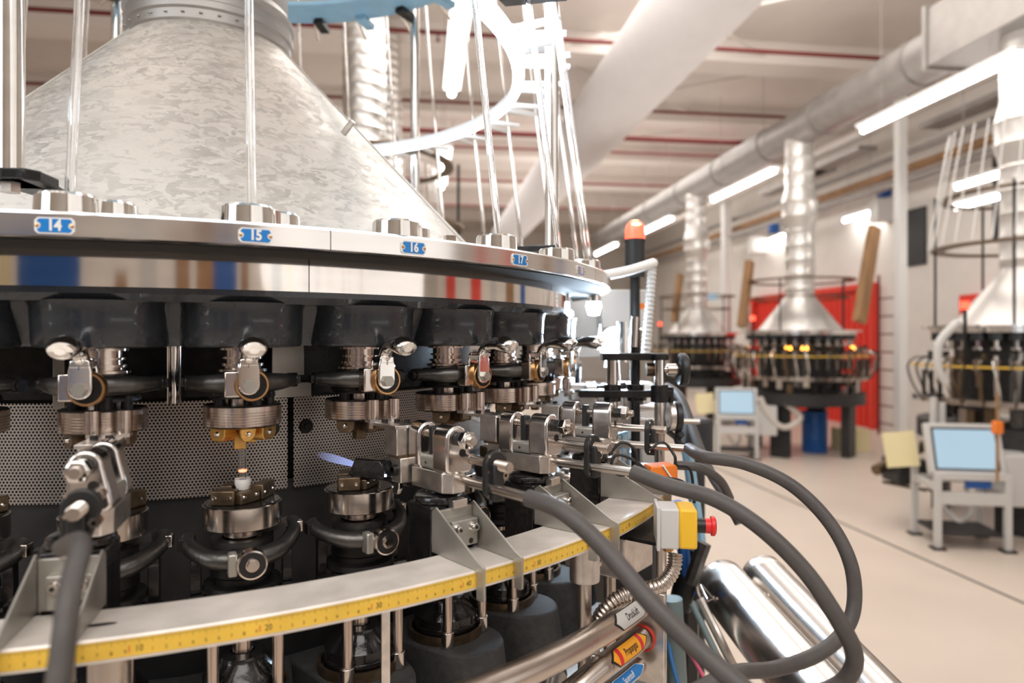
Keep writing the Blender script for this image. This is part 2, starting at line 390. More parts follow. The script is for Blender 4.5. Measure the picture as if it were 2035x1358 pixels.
# fluorescent lamps
def lamp(p, L, rz, label, r=.028):
    t = thing('fluorescent_lamp', label, 'lamp', p, rz, 'fluorescent lamps under the ceiling')
    obj('light_tube', MB().rod((0, -L/2, 0), (0, L/2, 0), r, 14), 'tube', t)
    obj('lamp_housing', MB().box((0, 0, .060), (.17, L+.06, .045)), 'white', t, bevel=.006)
    for y in (-L*.35, L*.35): obj('hanger_rod', MB().rod((0, y, .07), (0, y, ZC-p[2]), .004, 6), 'duct', t)
    return t
row = ['nearest', 'second', 'third', 'fourth', 'fifth']
for i, v in enumerate((6.7, 11.1, 15.5, 19.8)):
    lamp(H(v, 5.42, EYE+2.58+.02*i), 2.25, HALL, '%s lamp of the bright row below the galvanised duct' % row[i], .034)
for i, (a, b, Y) in enumerate((((1913, 365), (1990, 352), 9.6), ((1913, 408), (1990, 392), 9.2), ((1678, 437), (1738, 424), 13.6), ((1524, 480), (1558, 472), 17.2))):
    p, q = px(*a, Y), px(*b, Y*.93)
    c = (p+q)/2; dd = q-p
    lamp(Vector((c.x, c.y, c.z)), max(.9, dd.length), atan2(-dd.x, dd.y), ['upper of two lamps by the right edge', 'lower of two lamps by the right edge', 'lamp left of the white column', 'small distant lamp behind the middle riser duct'][i], .03)
lamp(H(5.2, .285, EYE+2.38), 2.9, HALL, 'bright lamp above the ring of the front machine', .036)
lamp(H(9.75, .30, EYE+2.38), 2.1, HALL, 'distant lamp seen low behind the front hood', .036)
# white column and wall fittings on the right
struct('trim_30', hbox(MB(), 7.18, 7.31, 9.5, 9.63, 0, ZC), 'white')
struct('trim_31', hbox(MB(), 7.3, 7.42, 7.15, 7.25, 3.2, ZC), 'white')
struct('trim_32', hbox(MB(), 7.8, 8.0, 16.9, 17.1, 0, ZC), 'white')
t = thing('sliding_door', 'wide ribbed red door on the right wall behind the middle machine', 'door', H(14.3, SR-.06, 0), HALL)
dm = MB(); dm.box((0, 0, 1.32), (.05, 4.4, 2.64))
for k in range(23): dm.box((-.035, -2.1+k*.19, 1.32), (.03, .05, 2.6))
obj('door_panel', dm, 'reddoor', t)
fr = MB()
for y in (-2.35, 2.35): fr.box((-.05, y, 1.36), (.14, .12, 2.72))
fr.box((-.05, 0, 2.72), (.14, 4.8, .12)); obj('door_frame', fr, 'reddoor', t)
tag(obj('red_wall_cabinet', hbox(MB(), SR-.25, SR, 9.2, 9.7, 1.9, 2.4), 'reddoor'), 'small red cabinet on the white wall left of the right hood', 'cabinet')
# dark wall windows high on the right
for i, (v0, v1, z0, z1) in enumerate(((8.0, 9.3, 3.2, 4.6), (10.7, 11.2, 3.0, 4.0))):
    struct('window_%d' % (i+1), hbox(MB(), SR-.04, SR, v0, v1, z0, z1), 'darkframe')
# pipes and cable trays along the right wall
for i, (s, z, r, m, lab) in enumerate(((8.2, 4.62, .07, 'wood', 'brown pipe running high along the right wall'), (8.1, 4.85, .05, 'duct', 'upper grey pipe along the right wall'),
                                       (8.0, 4.35, .06, 'duct', 'lower grey pipe along the right wall'), (7.7, 5.35, .09, 'beam', 'topmost pale pipe along the right wall'))):
    tag(obj('wall_pipe', MB().rod(H(5, s, z), H(26, s, z), r), m), lab, 'pipe', 'pipes along the right wall')
for i, (v, s) in enumerate(((7.2, 7.6), (10.8, 7.4), (12.2, 7.55))):
    tag(obj('cable_tray', hbox(MB(), s, s+.35, v, v+2.4, 4.95, 5.03), 'duct'), ['near cable tray high on the right', 'middle cable tray high on the right', 'far cable tray high on the right'][i], 'cable tray', 'cable trays')
for i, (x, y, Y) in enumerate(((1757, 381, 12.5), (1801, 381, 12.3), (1538, 455, 14.6))):
    t_ = MB(); p = px(x, y, Y); t_.box(p, (.18, .2, .2)); tag(obj('blue_fan_box', t_, 'bluedrum', bevel=.02), ['blue fan box left of the white column', 'blue fan box right of the white column', 'distant blue fan box beside the middle riser'][i], 'fan', 'blue boxes')
tag(obj('wall_box', MB().box(px(1757, 419, 12.6), (.42, .3, .42)), 'white', bevel=.02), 'white box fixed beside the white column', 'box')
tag(obj('wall_box', MB().box(px(1507, 487, 17.0), (.42, .3, .42)), 'white', bevel=.02), 'distant white box left of the middle riser duct', 'box')
tag(obj('wall_screen', MB().box(px(1413, 590, 17.5), (.34, .06, .18)), 'screen'), 'small lit blue display far back between two hoods', 'screen')
# ladder and pipes beside the red door
t = thing('wall_ladder', 'thin vertical ladder of red and grey rails beside the red door', 'ladder', px(1762, 700, 11.4)-Vector((0, 0, 1.3)), HALL)
for y in (-.2, .2): obj('side_rail', MB().rod((0, y, -.1), (0, y, 2.6), .02), 'redpipe', t)
for k in range(8): obj('rung', MB().rod((0, -.2, .1+k*.3), (0, .2, .1+k*.3), .014), 'redpipe', t)

# ------------------------------------------------------------------ background carousel machines
def bgmachine(cx, cy, label, az0, riser_top, detail=1, riser_r=.2, glow=0, flexr=None):
    t = thing('forming_machine', label, 'machine', (cx, cy, 0), 0, 'carousel machines in the hall behind')
    E = EYE
    c = MB(); c.lathe([(riser_r*.95, E+.70), (riser_r, E+.64), (.60, E+.13), (.62, E+.10)], n=48); obj('hood', c, 'hoodbg', t)
    prof = [(riser_r, E+.68)]; z = E+.75
    while z < riser_top-.05:
        bulge = riser_r*.22 if E+1.72 < z < E+2.15 and not flexr else 0
        prof += [(riser_r+bulge, z-.02), (riser_r+.008+bulge, z), (riser_r+bulge, z+.02)]; z += .11 if flexr else .22
    prof.append((riser_r, riser_top)); obj('riser_duct', MB().lathe(prof, n=32), 'flex' if flexr else 'hoodbg', t)
    dk = MB(); dk.lathe([(.5, E+.125), (.85, E+.12), (.85, E+.095), (.78, E+.095), (.78, E+.055), (.5, E+.05)], n=60); obj('deck', dk, 'rim', t)
    bo = MB()
    for k in range(30):
        a = az0+k*STEP; bo.cyl((.708*sin(a), -.708*cos(a), E-.02), .066, .075, n=14)
    obj('spindle_housings', bo, 'cast', t)
    dr = MB(); dr.lathe([(.58, E+.06), (.58, .72), (1e-4, .72)], n=40); obj('drum', dr, 'darkframe', t)
    obj('base_frame', MB().lathe([(.5, .95), (.90, .93), (.90, .76), (.5, .74), (.5, .95)], n=40), 'darkframe', t)
    up = MB(); up.lathe([(1e-4, 0), (.045, 0), (.045, -.024), (1e-4, -.024)], n=14); up.cyl((0, 0, 0), .018, .07, n=10)
    lo = MB(); lo.lathe([(1e-4, 0), (.045, 0), (.045, -.03), (1e-4, -.03)], n=14); lo.cyl((0, 0, -.25), .02, .25, n=10); lo.cyl((0, -.05, -.075), .016, .02, 'y', 8)
    u0 = l0 = None
    for k in range(30):
        a = az0+k*STEP
        d2 = (cx+.7*sin(a))*cx/sqrt(cx*cx+cy*cy)+(cy-.7*cos(a))*cy/sqrt(cx*cx+cy*cy)
        if d2 > sqrt(cx*cx+cy*cy)+.15: continue
        for nm, src, zz, r0 in (('upper_chuck', up, E-.08, .708), ('lower_chuck', lo, E-.195, .708)):
            p = (r0*sin(a), -r0*cos(a), zz)
            if nm == 'upper_chuck' and u0 is None: u0 = o = obj(nm, src, 'chrome', t)
            elif nm == 'lower_chuck' and l0 is None: l0 = o = obj(nm, src, 'steel', t)
            else:
                o = (u0 if nm == 'upper_chuck' else l0).copy(); COL.objects.link(o); o.parent = t
            o.location = p; o.rotation_euler = (0, 0, a)
    obj('scale_rail', ringseg([(.93, E-.245), (.97, E-.245), (.97, E-.262), (.93, E-.262)], -1.9, 1.9, 60), 'yellow', t)
    obj('lower_rail', ringseg([(.86, E-.55), (.94, E-.55), (.94, E-.60), (.86, E-.60)], -2, 2, 60), 'inox', t)
    # burner heads and pipes round the rail
    rnd = random.Random(int(cx*100))
    for k in range(26):
        a = -1.7+k*.135+rnd.uniform(-.03, .03)
        b = MB(); rr_ = rnd.uniform(.84, .92); p = (rr_*sin(a), -rr_*cos(a), E-.17)
        b.box((p[0], p[1], E-rnd.uniform(.13, .2)), (.03, .05, rnd.uniform(.04, .09)), rz=a)
        b.rod(p, (1.0*sin(a), -1.0*cos(a), E-.18), .007, 8)
        b.tube([(1.0*sin(a), -1.0*cos(a), E-.18), (1.08*sin(a+.02), -1.08*cos(a+.02), E-.26), (1.04*sin(a+.05), -1.04*cos(a+.05), E-.45), (.93*sin(a+.03), -.93*cos(a+.03), E-.6)], .009, 8, 4)
        b.cyl((.92*sin(a), -.92*cos(a), E-.6), .018, .3, n=10)
        b.box((.8*sin(a+.04), -.8*cos(a+.04), .98+rnd.uniform(0, .15)), (.08, .07, .16), rz=a)
        obj('burner_head', b, rnd.choice(['chrome', 'steel', 'black', 'bronze', 'black', 'black', 'iron', 'darkframe']), t)
    # magazine rings, posts, glass tubes
    for (r0, r1, z0) in ((.66, .78, E+.86), (.62, .70, E+1.35 if detail > 1 else E+.60)):
        obj('magazine_ring', MB().lathe([(r0, z0), (r1, z0), (r1, z0+.02), (r0, z0+.02), (r0, z0)], n=48), 'bronze', t)
    for k in range(5):
        a = .5+k*2*pi/5; obj('post', MB().rod((.74*sin(a), -.74*cos(a), E+.12), (.74*sin(a), -.74*cos(a), E+.88 if detail < 2 else E+1.4), .012, 10), 'black', t)
    if glow:
        for a in glow:
            g = MB(); g.cyl((.80*sin(a), -.80*cos(a), E-.16), .022, .05, n=10, r2=.006); obj('burner_flame', g, 'flamewarm', t, label='glowing orange flame')
    for k in range(4):
        a = .80+k*pi/2; obj('leg', MB().box((.70*sin(a), -.70*cos(a), .375), (.26, .12, .75), rz=a), 'darkframe', t)
    bc = MB(); bc.rod((-.86, -.42, E-.5), (-.86, -.42, E+.26), .016); obj('beacon_post', bc, 'black', t)
    obj('beacon', MB().cyl((-.86, -.42, E+.26), .035, .07), 'beaconred', t, label='red warning light')
    return t
def mpos(v): p = Vector((CX, CY, 0))+hu*v; return p.x, p.y
rowB = lambda Y: (-Y*math.tan(HALL)+5.75*1.0, Y)
bgmachine(*rowB(6.5), 'forming machine with a white hood at the right edge', .1, DZ, 2, .21)
bgmachine(*rowB(10.4), 'forming machine with orange flames, in front of the red door', .15, DZ, 1, .21, glow=(-.62, -.55, -.35, -.28, .62, .70))
bgmachine(*rowB(14.3), 'distant forming machine left of the one with orange flames', .05, DZ, 1, .21)
bgmachine(*mpos(3.93), 'forming machine hidden behind the front one, with ribbed silvery riser duct', .1, 5.9, 2, .165, flexr=True)
bgmachine(*mpos(7.86), 'farthest machine of the left row behind the front hood', .12, 5.9, 2, .165, flexr=True)
# slanted glass tubes in their magazines, seen against the light
def tubes_on(c, label, n, a0, a1, zb, zt, r0, r1, grp):
    for k in range(n):
        a = a0+(a1-a0)*k/(n-1)
        o = MB().rod((c[0]+r0*sin(a), c[1]-r0*cos(a), zb), (c[0]+r1*sin(a+.06), c[1]-r1*cos(a+.06), zt), .007, 6)
        tag(obj('glass_tube', o, 'white'), label, 'glass tube', grp)
tubes_on(rowB(6.5), 'slim white glass tube leaning in the magazine left of the right riser duct', 12, -2.2, .1, EYE+.9, EYE+2.0, .80, .62, 'glass tubes above the right machine')
tubes_on(mpos(7.86), 'slim glass tube hanging behind the front hood, left of the dark ring', 10, .2, 2.2, EYE+1.3, EYE+2.3, .75, .62, 'glass tubes of the farthest left machine')
for i, (a, b, Y) in enumerate((((1738, 452), (1708, 640), 9.9), ((1490, 520), (1474, 650), 10.6), ((1352, 545), (1340, 640), 14.2))):
    p, q = px(*a, Y), px(*b, Y-.2)
    m_ = MB(); T = Matrix.Translation((p+q)/2) @ (q-p).to_track_quat('Z', 'X').to_matrix().to_4x4(); l = (q-p).length/2
    w_ = .10 if i == 0 else .07
    m_.add([(x*w_, y*.05, z*l) for x, y, z in ((-1,-1,-1),(1,-1,-1),(1,1,-1),(-1,1,-1),(-1,-1,1),(1,-1,1),(1,1,1),(-1,1,1))], [(0,3,2,1),(4,5,6,7),(0,1,5,4),(1,2,6,5),(2,3,7,6),(3,0,4,7)], T)
    tag(obj('wooden_chute', m_, 'wood'), ['wide brown chute leaning right of the middle machine', 'brown chute leaning left of the middle machine', 'small brown chute by the far machine'][i], 'chute', 'brown chutes')

# ------------------------------------------------------------------ operator consoles, drum and floor items
def console(p, rz, label, board):
    t = thing('operator_console', label, 'console', p, rz, 'operator consoles beside the machines')
    for x in (-.26, .26):
        for y in (-.22, .22):
            l = obj('leg', MB().box((x, y, .40 if y > 0 else .31), (.05, .05, .80 if y > 0 else .62)), 'grey', t, bevel=.004)
            obj('foot', MB().box((0, 0, .008), (.1, .1, .016)), 'black', l, loc=(x, y, 0))
    f = MB(); f.box((0, -.22, .60), (.5, .045, .06)); f.box((0, -.22, .42), (.5, .04, .10)); f.box((0, .22, .5), (.5, .04, .06)); f.box((.26, 0, .5), (.04, .42, .06)); f.box((-.26, 0, .5), (.04, .42, .06))
    obj('crossbar', f, 'grey', t, bevel=.003)
    s = obj('monitor_housing', MB().box((0, -.07, .80), (.58, .06, .42), rx=-.28), 'grey', t, bevel=.01)
    obj('screen', MB().box((0, -.107, .805), (.46, .012, .32), rx=-.28), 'screen', s, label='lit pale blue screen')
    obj('bezel', MB().box((0, -.099, .805), (.49, .012, .35), rx=-.28), 'black', s)
    cb = MB(); cb.box((.42, .05, .55), (.26, .34, .42)); obj('control_cabinet', cb, 'grey', t, bevel=.01)
    obj('shelf', MB().box((0, 0, .12), (.5, .42, .02)), 'darkframe', t)
    obj('blue_connector', MB().box((.06, -.18, .53), (.18, .05, .06)), 'bluedrum', t)
    hs = MB(); hs.tube([(.0, -.1, .5), (.05, -.1, .3), (.0, 0, .18), (-.1, .1, .3)], .02, 8); hs.tube([(.12, -.1, .5), (.12, -.12, .34), (.2, 0, .3)], .018, 8); obj('cable', hs, 'grey', t)
    if board: obj('backboard', MB().box((-.42, .1, .76), (.26, .02, .30), rx=-.2, ry=-.1), 'estopy' if False else 'paleboard', t, label='pale yellow board')
    return t
console(px(1906, 673, 5.75)-Vector((0, 0, EYE)), radians(-9), 'grey console with a lit pale screen on the open floor at right', True)
console(px(1462, 673, 9.9)-Vector((0, 0, EYE)), radians(-12), 'farther grey console with a blue lit screen, left of the blue drum', True)
t = thing('blue_drum', 'upright blue plastic drum under the middle machine', 'drum', px(1619, 673, 10.35)-Vector((0, 0, EYE)))
obj('drum_body', MB().lathe([(1e-4, 0), (.175, 0), (.18, .02), (.18, .2), (.185, .21), (.18, .22), (.18, .42), (.185, .43), (.18, .44), (.18, .60), (1e-4, .60)], n=32), 'bluedrum', t)
obj('rim', MB().lathe([(.17, .60), (.19, .60), (.19, .62), (.17, .62), (.17, .60)], n=32), 'bluedrum', t)
tag(obj('hydraulic_unit', MB().box(px(1800, 960, 6.3)+Vector((0, 0, .12)), (.3, .3, .22)), 'darkframe', bevel=.02), 'dark low unit on the floor left of the near console', 'machine unit')
tb = MB(); tb.rod(px(1740, 935, 6.3), px(1850, 880, 6.6), .05); tb.rod(px(1790, 900, 6.3), px(1850, 975, 6.3), .02); tb.rod(px(1755, 958, 6.3), px(1840, 975, 6.4), .015)
tag(obj('tilted_tool', tb, 'bronze'), 'tilted dark bar tool on the floor left of the near console', 'tool')
for i, (pts, m, lab) in enumerate((([(1560, 800), (1590, 830), (1560, 850), (1530, 830), (1510, 790)], 'beige', 'thick beige hose hanging between far console and blue drum'),
                                  ([(1905, 640), (1868, 680), (1865, 730), (1880, 760)], 'grey', 'grey hose curving down left of the right machine'))):
    Y = 9.7 if i == 0 else 5.7
    tag(obj('flexible_hose', MB().tube([px(x, y, Y) for x, y in pts], .045 if i == 0 else .035, 10), m), lab, 'hose')
tag(obj('cardboard_box', MB().box(px(1690, 862, 10.6)-Vector((0, 0, .1)), (.42, .4, .36)), 'paleboard', bevel=.01), 'pale box on the floor right of the blue drum', 'box')
t = thing('strap_lever', 'orange handled brown rod above the near console', 'lever', px(1982, 850, 5.3))
obj('rod', MB().rod((0, 0, -.42), (0, 0, .26), .012), 'wood', t); obj('grip', MB().box((-.0, 0, 0), (.07, .05, .10)), 'orange', t, bevel=.01)
for i, (x0, y0_, x1, y1_) in enumerate(((1855, 790, 1855, 860), (1872, 800, 1872, 870), (2012, 880, 2030, 700))):
    tag(obj('upright_post', MB().rod(px(x0, y0_, 6.0), px(x1, y1_, 6.0), .03 if i < 2 else .02), 'grey'), ['left pale post behind the near console', 'right pale post behind the near console', 'slanting pale post right of the near console'][i], 'post', 'pale posts by the near console')

# ================================================================== THE FRONT CAROUSEL
def q(t, r, z): return (t, -r, z)
CT = thing('carousel_deck', 'big round polished deck of the front machine with black housings below it', 'machine deck', (CX, CY, EYE))
for k in range(10):        # three stations to a segment
    a0 = AZ(15.44+3*k); a1 = AZ(15.44+3*k+3)-.0012
    obj('rim_segment', ringseg([(.845, .121), (.849, .118), (.849, .097), (.846, .095), (.775, .095), (.62, .104), (.62, .121)], a0, a1, 40), 'rim', CT)
    a0 = AZ(15.425+3*k)
    obj('band_segment', ringseg([(.772, .096), (.772, .055), (.74, .055), (.74, .096)], a0, a0+3*STEP-.0014, 40), 'band', CT)
obj('flange', ringseg([(.776, .0548), (.776, .048), (.770, .040), (.66, .040), (.66, .0548)], 0, 2*pi, 150), 'cast', CT)
obj('rim_underside', ringseg([(.843, .0948), (.843, .0935), (.772, .0935), (.772, .0948)], 0, 2*pi, 150), 'matteblack', CT)  # dark strip added for the unlit gap between rim and band
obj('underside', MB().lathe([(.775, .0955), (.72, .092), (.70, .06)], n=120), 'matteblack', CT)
obj('deck_plate', MB().lathe([(.62, .118), (.50, .118), (.50, .10)], n=120), 'zinc', CT)
boss = MB()
boss.lathe([(1e-4, -.011), (.060, -.011), (.067, -.0095), (.0695, -.006), (.0705, .020), (.0715, .034), (.074, .041)], (0, -.708, 0), n=48)
b0 = None
for k in range(30):
    if b0 is None: b0 = o = obj('spindle_housing', boss, 'cast', CT)
    else: o = b0.copy(); COL.objects.link(o); o.parent = CT
    o.rotation_euler = (0, 0, AZ(14+k))
obj('housing_ring', ringseg([(.66, .04), (.735, .04), (.715, -.009), (.67, -.009)], 0, 2*pi, 120), 'cast', CT)
# deck caps: two-lobed polished caps round each tube guide
c1 = MB(); c1.lathe([(1e-4, .0215), (.026, .0215), (.0285, .019), (.0295, 0)], (0, 0, 0), n=36); c1.lathe([(1e-4, .0200), (.021, .0200), (.0235, .0175), (.0245, 0)], (.034, .022, 0), n=32)
c1.box((.017, .011, .010), (.04, .036, .0195), rz=.57)
CAPW = {13: 'left out of view', 14: 'behind plate 14', 15: 'behind plate 15', 16: 'behind plate 16', 17: 'behind plate 17', 18: 'behind plate 18', 19: 'last at the right end of the deck'}
cap0 = None
for m in list(range(13, 25)):
    if cap0 is None:
        cap0 = o = obj('tube_guide_cap', c1, 'chrome', bevel=0)
    else: o = cap0.copy(); COL.objects.link(o)
    a = AZ(m) + (.0 if m > 15 else -.004)
    o.location = on(a, .808, .1215); o.rotation_euler = (0, 0, a)
    tag(o, 'polished round cap on the deck rim %s' % CAPW[m] if m < 20 else 'polished round cap on the hidden far side of the deck rim', 'cap', 'polished caps round the deck')
tag(obj('hex_bolt', MB().cyl((0, 0, 0), .008, .014, n=6), 'steel', loc=on(AZ(16.52), .80, .1212)), 'small hex bolt standing on the deck between caps 16 and 17', 'bolt')
# number plates
def number_plate(m, faded=False):
    a = AZ(m)+.003*0; lab = 'small %s enamel plate reading %d on the polished rim' % ('pale faded' if faded else 'blue', m)
    t = thing('number_plate', lab, 'number plate', on(a, .849, .1065), a, 'number plates round the rim')
    R0 = .849
    def outline(w, h, nr):
        pts = []
        for sx, sy in ((1, 1), (-1, 1), (-1, -1), (1, -1)):
            seq = [(w-.003, h), (w, h-.003)] if sx*sy > 0 else [(w, h-.003), (w-.003, h)]
            seq = seq if True else seq
            pts += [(sx*x, sy*y) for x, y in (seq if sx*sy > 0 else seq)]
        return pts
    def plate(pts, d, th):
        mb = MB(); k = len(pts); vs = []
        for dd in (d, d+th):
            for x, y in pts:
                aa = x/R0; vs.append(((R0+dd)*sin(aa), -(R0+dd)*cos(aa)+R0, y))
        fs = [tuple(range(k))[::-1], tuple(range(k, 2*k))]+[(i, (i+1) % k, k+(i+1) % k, k+i) for i in range(k)]
        return mb.add(vs, fs)
    w, h = .0168, .0078
    base = [(w-.003, h), (w, h-.003), (w, -h+.003), (w-.003, -h), (-w+.003, -h), (-w, -h+.003), (-w, h-.003), (-w+.003, h)][::-1]
    obj('plate_border', plate(base, .0002, .0012), 'white', t)
    bw, bh = .0142, .0064
    n = []
    for sx in (1, -1):
        n += [(sx*(bw-.0015), bh*sx), (sx*bw, (bh-.0015)*sx)]
        for j in range(7):
            th = -pi/2+pi*j/6
            n.append((sx*(bw+.0005-.0034*cos(th)), -sx*.0034*sin(th)))
        n += [(sx*bw, -(bh-.0015)*sx), (sx*(bw-.0015), -bh*sx)]
    obj('plate_field', plate(n[::-1], .0014, .0004), M['fadedblue'] if faded else 'blue', t)
    obj('numerals', MB().text(str(m), None, .0146, bend=lambda v: ((R0+.0021)*sin(v[0]/R0), -(R0+.0021)*cos(v[0]/R0)+R0, v[1]), squeeze=.84, bold=.0006), 'white', t)
    for sx in (-1, 1):
        obj('screw', MB().lathe([(1e-4, .0022), (.0014, .0018), (.0018, 0)], (sx*.0146, -.0008+.0001, 0), 'y', 14), 'copper', t)
M['fadedblue'] = mat('faded_plate_blue', (.30, .30, .48), 0, .4)
for m in (14, 15, 16, 17, 18): number_plate(m, m == 18)
# hood cone, collar and duct
t = thing('extraction_hood', 'large mottled galvanised cone hood on top of the front machine', 'hood', (CX, CY, EYE+.12))
O = (0, 0, .12)
obj('cone', MB().lathe([(.155, .640), (.158, .614), (.60, .150), (.60, .122)], n=140), 'spangle', t, org=O)
obj('collar', MB().lathe([(.160, .612), (.163, .616), (.163, .634), (.167, .638), (.167, .650), (.163, .654), (.163, .668), (.169, .674), (.169, .682), (.163, .688), (.158, .70)], n=100), 'duct', t, org=O, label='bright ribbed collar')
obj('duct_pipe', MB().lathe([(.156, .69), (.156, 4.1)], n=80), 'duct', t, org=O)
for a in (-.75, 1.35):
    pts = [arc(r+.0012, a, z) for r, z in ((.16, .612), (.38, .381), (.60, .1505))]; obj('seam', MB().tube([Vector(p) for p in pts], .0016, 6, 1), 'zinc', t, org=O)
for k in range(10):
    obj('rivet', MB().lathe([(1e-4, .003), (.003, .0018), (.004, 0)], arc(.163, -.9+k*.2, .625), 'z', 10), 'steel', t, org=O)
tag(obj('hood_bolt', MB().rod(on(1.0, .40, .375), on(1.0, .40, .375)+Vector((.02, -.01, .02)), .006, 6), 'alu'), 'small bolt sticking out of the right side of the hood', 'bolt')
# posts of the upper rings
for k in range(5):
    a = .140+k*2*pi/5; lab = ['thick post at the left edge, nearest the camera', 'upright post near the right end of the deck', 'upright post behind the hood on the right', 'upright post far left behind the hood', 'post hidden left of the view'][k]
    t = thing('ring_post', 'polished round '+lab, 'post', on(a, .735, .12), a, 'posts of the upper rings')
    obj('pole', MB().cyl((0, 0, .062), .0135, 1.35), 'chrome', t)
    ar = MB(); ar.prism([(-.085, -.012), (-.03, -.021), (.02, -.021), (.02, .021), (-.03, .021), (-.10, .012)][::-1], (0, 0, .055), (0, -1, 0), (1, 0, 0), .012)
    ar.prism([(-.02, -.022), (.020, -.022), (.032, -.012), (.032, .012), (.020, .022), (-.02, .022)], (0.012, 0.012, .055), (0, -1, 0), (1, 0, 0), .012)
    obj('foot_bracket', ar, 'black', t, bevel=.002)
    obj('bracket_spacer', MB().cyl((0, .09, 0), .012, .05), 'black', t)
    obj('bracket_bolt', MB().cyl((0, 0, .038), .010, .012, n=6), 'alu', t)
# lit magazine ring with its forked holders
RZ = .58
t = thing('magazine_ring', 'brightly lit white ring with forked arms pointing outward above the deck', 'ring', (CX, CY, EYE+RZ))
O = (0, 0, RZ)
obj('ring_strip', MB().lathe([(.668, RZ-.018), (.668, RZ+.016), (.664, RZ+.016), (.664, RZ-.018), (.668, RZ-.018)], n=120), 'white', t, org=O)
obj('light_strip', MB().lathe([(.672, RZ-.016), (.672, RZ+.008), (.669, RZ+.008), (.669, RZ-.016), (.672, RZ-.016)], n=120), 'led', t, org=O, label='glowing blue white strip')  # added emission so the white ring looks strongly lit, also on its underside
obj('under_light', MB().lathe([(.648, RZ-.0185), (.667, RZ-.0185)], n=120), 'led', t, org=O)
fk = MB()
for s in (-1, 1):
    fk.prism([(0, -.003), (.098, -.001), (.098, .006), (0, .008)], (s*.012, -.672, -.004), (s*.20, -1, 0), (0, 0, 1), .013)
fk.box((0, -.674, 0), (.036, .008, .012))
f0 = None
for k in range(30):
    if f0 is None: f0 = o = obj('forked_holder', fk, 'white', t)
    else: o = f0.copy(); COL.objects.link(o); o.parent = t
    o.rotation_euler = (0, 0, AZ(14.0+k))
    if k in (4,): o.data = o.data.copy(); o.data.materials[0] = M['black']; o['label'] = 'dark holder with brown edges'; o.scale = (1.8, 1.04, 1.2)
for k in range(5):
    a = .140+k*2*pi/5
    cl = MB(); cl.box((0, -.70, 0), (.030, .072, .022)); c_ = obj('ring_clamp', cl, 'duct', t, bevel=.002); c_.rotation_euler = (0, 0, a)
t = thing('upper_blue_ring', 'light blue painted plate ring with cut-outs at the top of the picture', 'ring', (CX, CY, EYE+1.0))
obj('ring_plate', MB().lathe([(.58, 1.0), (.70, 1.0), (.70, 1.012), (.58, 1.012), (.58, 1.0)], n=100), 'skyblue', t, org=(0, 0, 1.0))
for k in range(30):
    a = AZ(14.5+k); b = MB(); b.box((0, -.70, -.008), (.028, .075, .016)); o = obj('roller_block', b, 'black' if k % 2 else 'skyblue', t); o.rotation_euler = (0, 0, a)
    b = MB(); b.rod((.012, -.66, -.004), (.03, -.76, -.03), .004); o = obj('guide_pin', b, 'chrome', t); o.rotation_euler = (0, 0, a)
# glass tubes standing in the deck caps, leaning in towards the ring
WT = {14: 'behind plate 14', 15: 'right in front of the hood, above plate 15', 17: 'rising from the cap behind plate 17', 18: 'rising from the cap behind plate 18', 19: 'rightmost, rising from the end cap'}
g0 = None
for m in range(14, 44):
    if m in (16, 43, 42, 41): continue
    a = AZ(m); r0, r1 = .812, .812-.13*1.0
    p, p1 = on(a, r0, .14), on(a, r1, 1.14)
    if g0 is None:
        L_ = (p1-p).length; g0 = o = obj('glass_tube', MB().lathe([(.0050, 0), (.0050, L_), (.0036, L_), (.0036, 0), (.0050, 0)], n=16), 'glass')
    else: o = g0.copy(); COL.objects.link(o)
    o.location = p; o.rotation_euler = (p1-p).to_track_quat('Z', 'Y').to_euler()
    tag(o, 'long clear glass tube %s' % WT[m] if m in WT else 'long clear glass tube on the far side of the ring behind the hood', 'glass tube', 'long glass tubes leaning in to the ring')

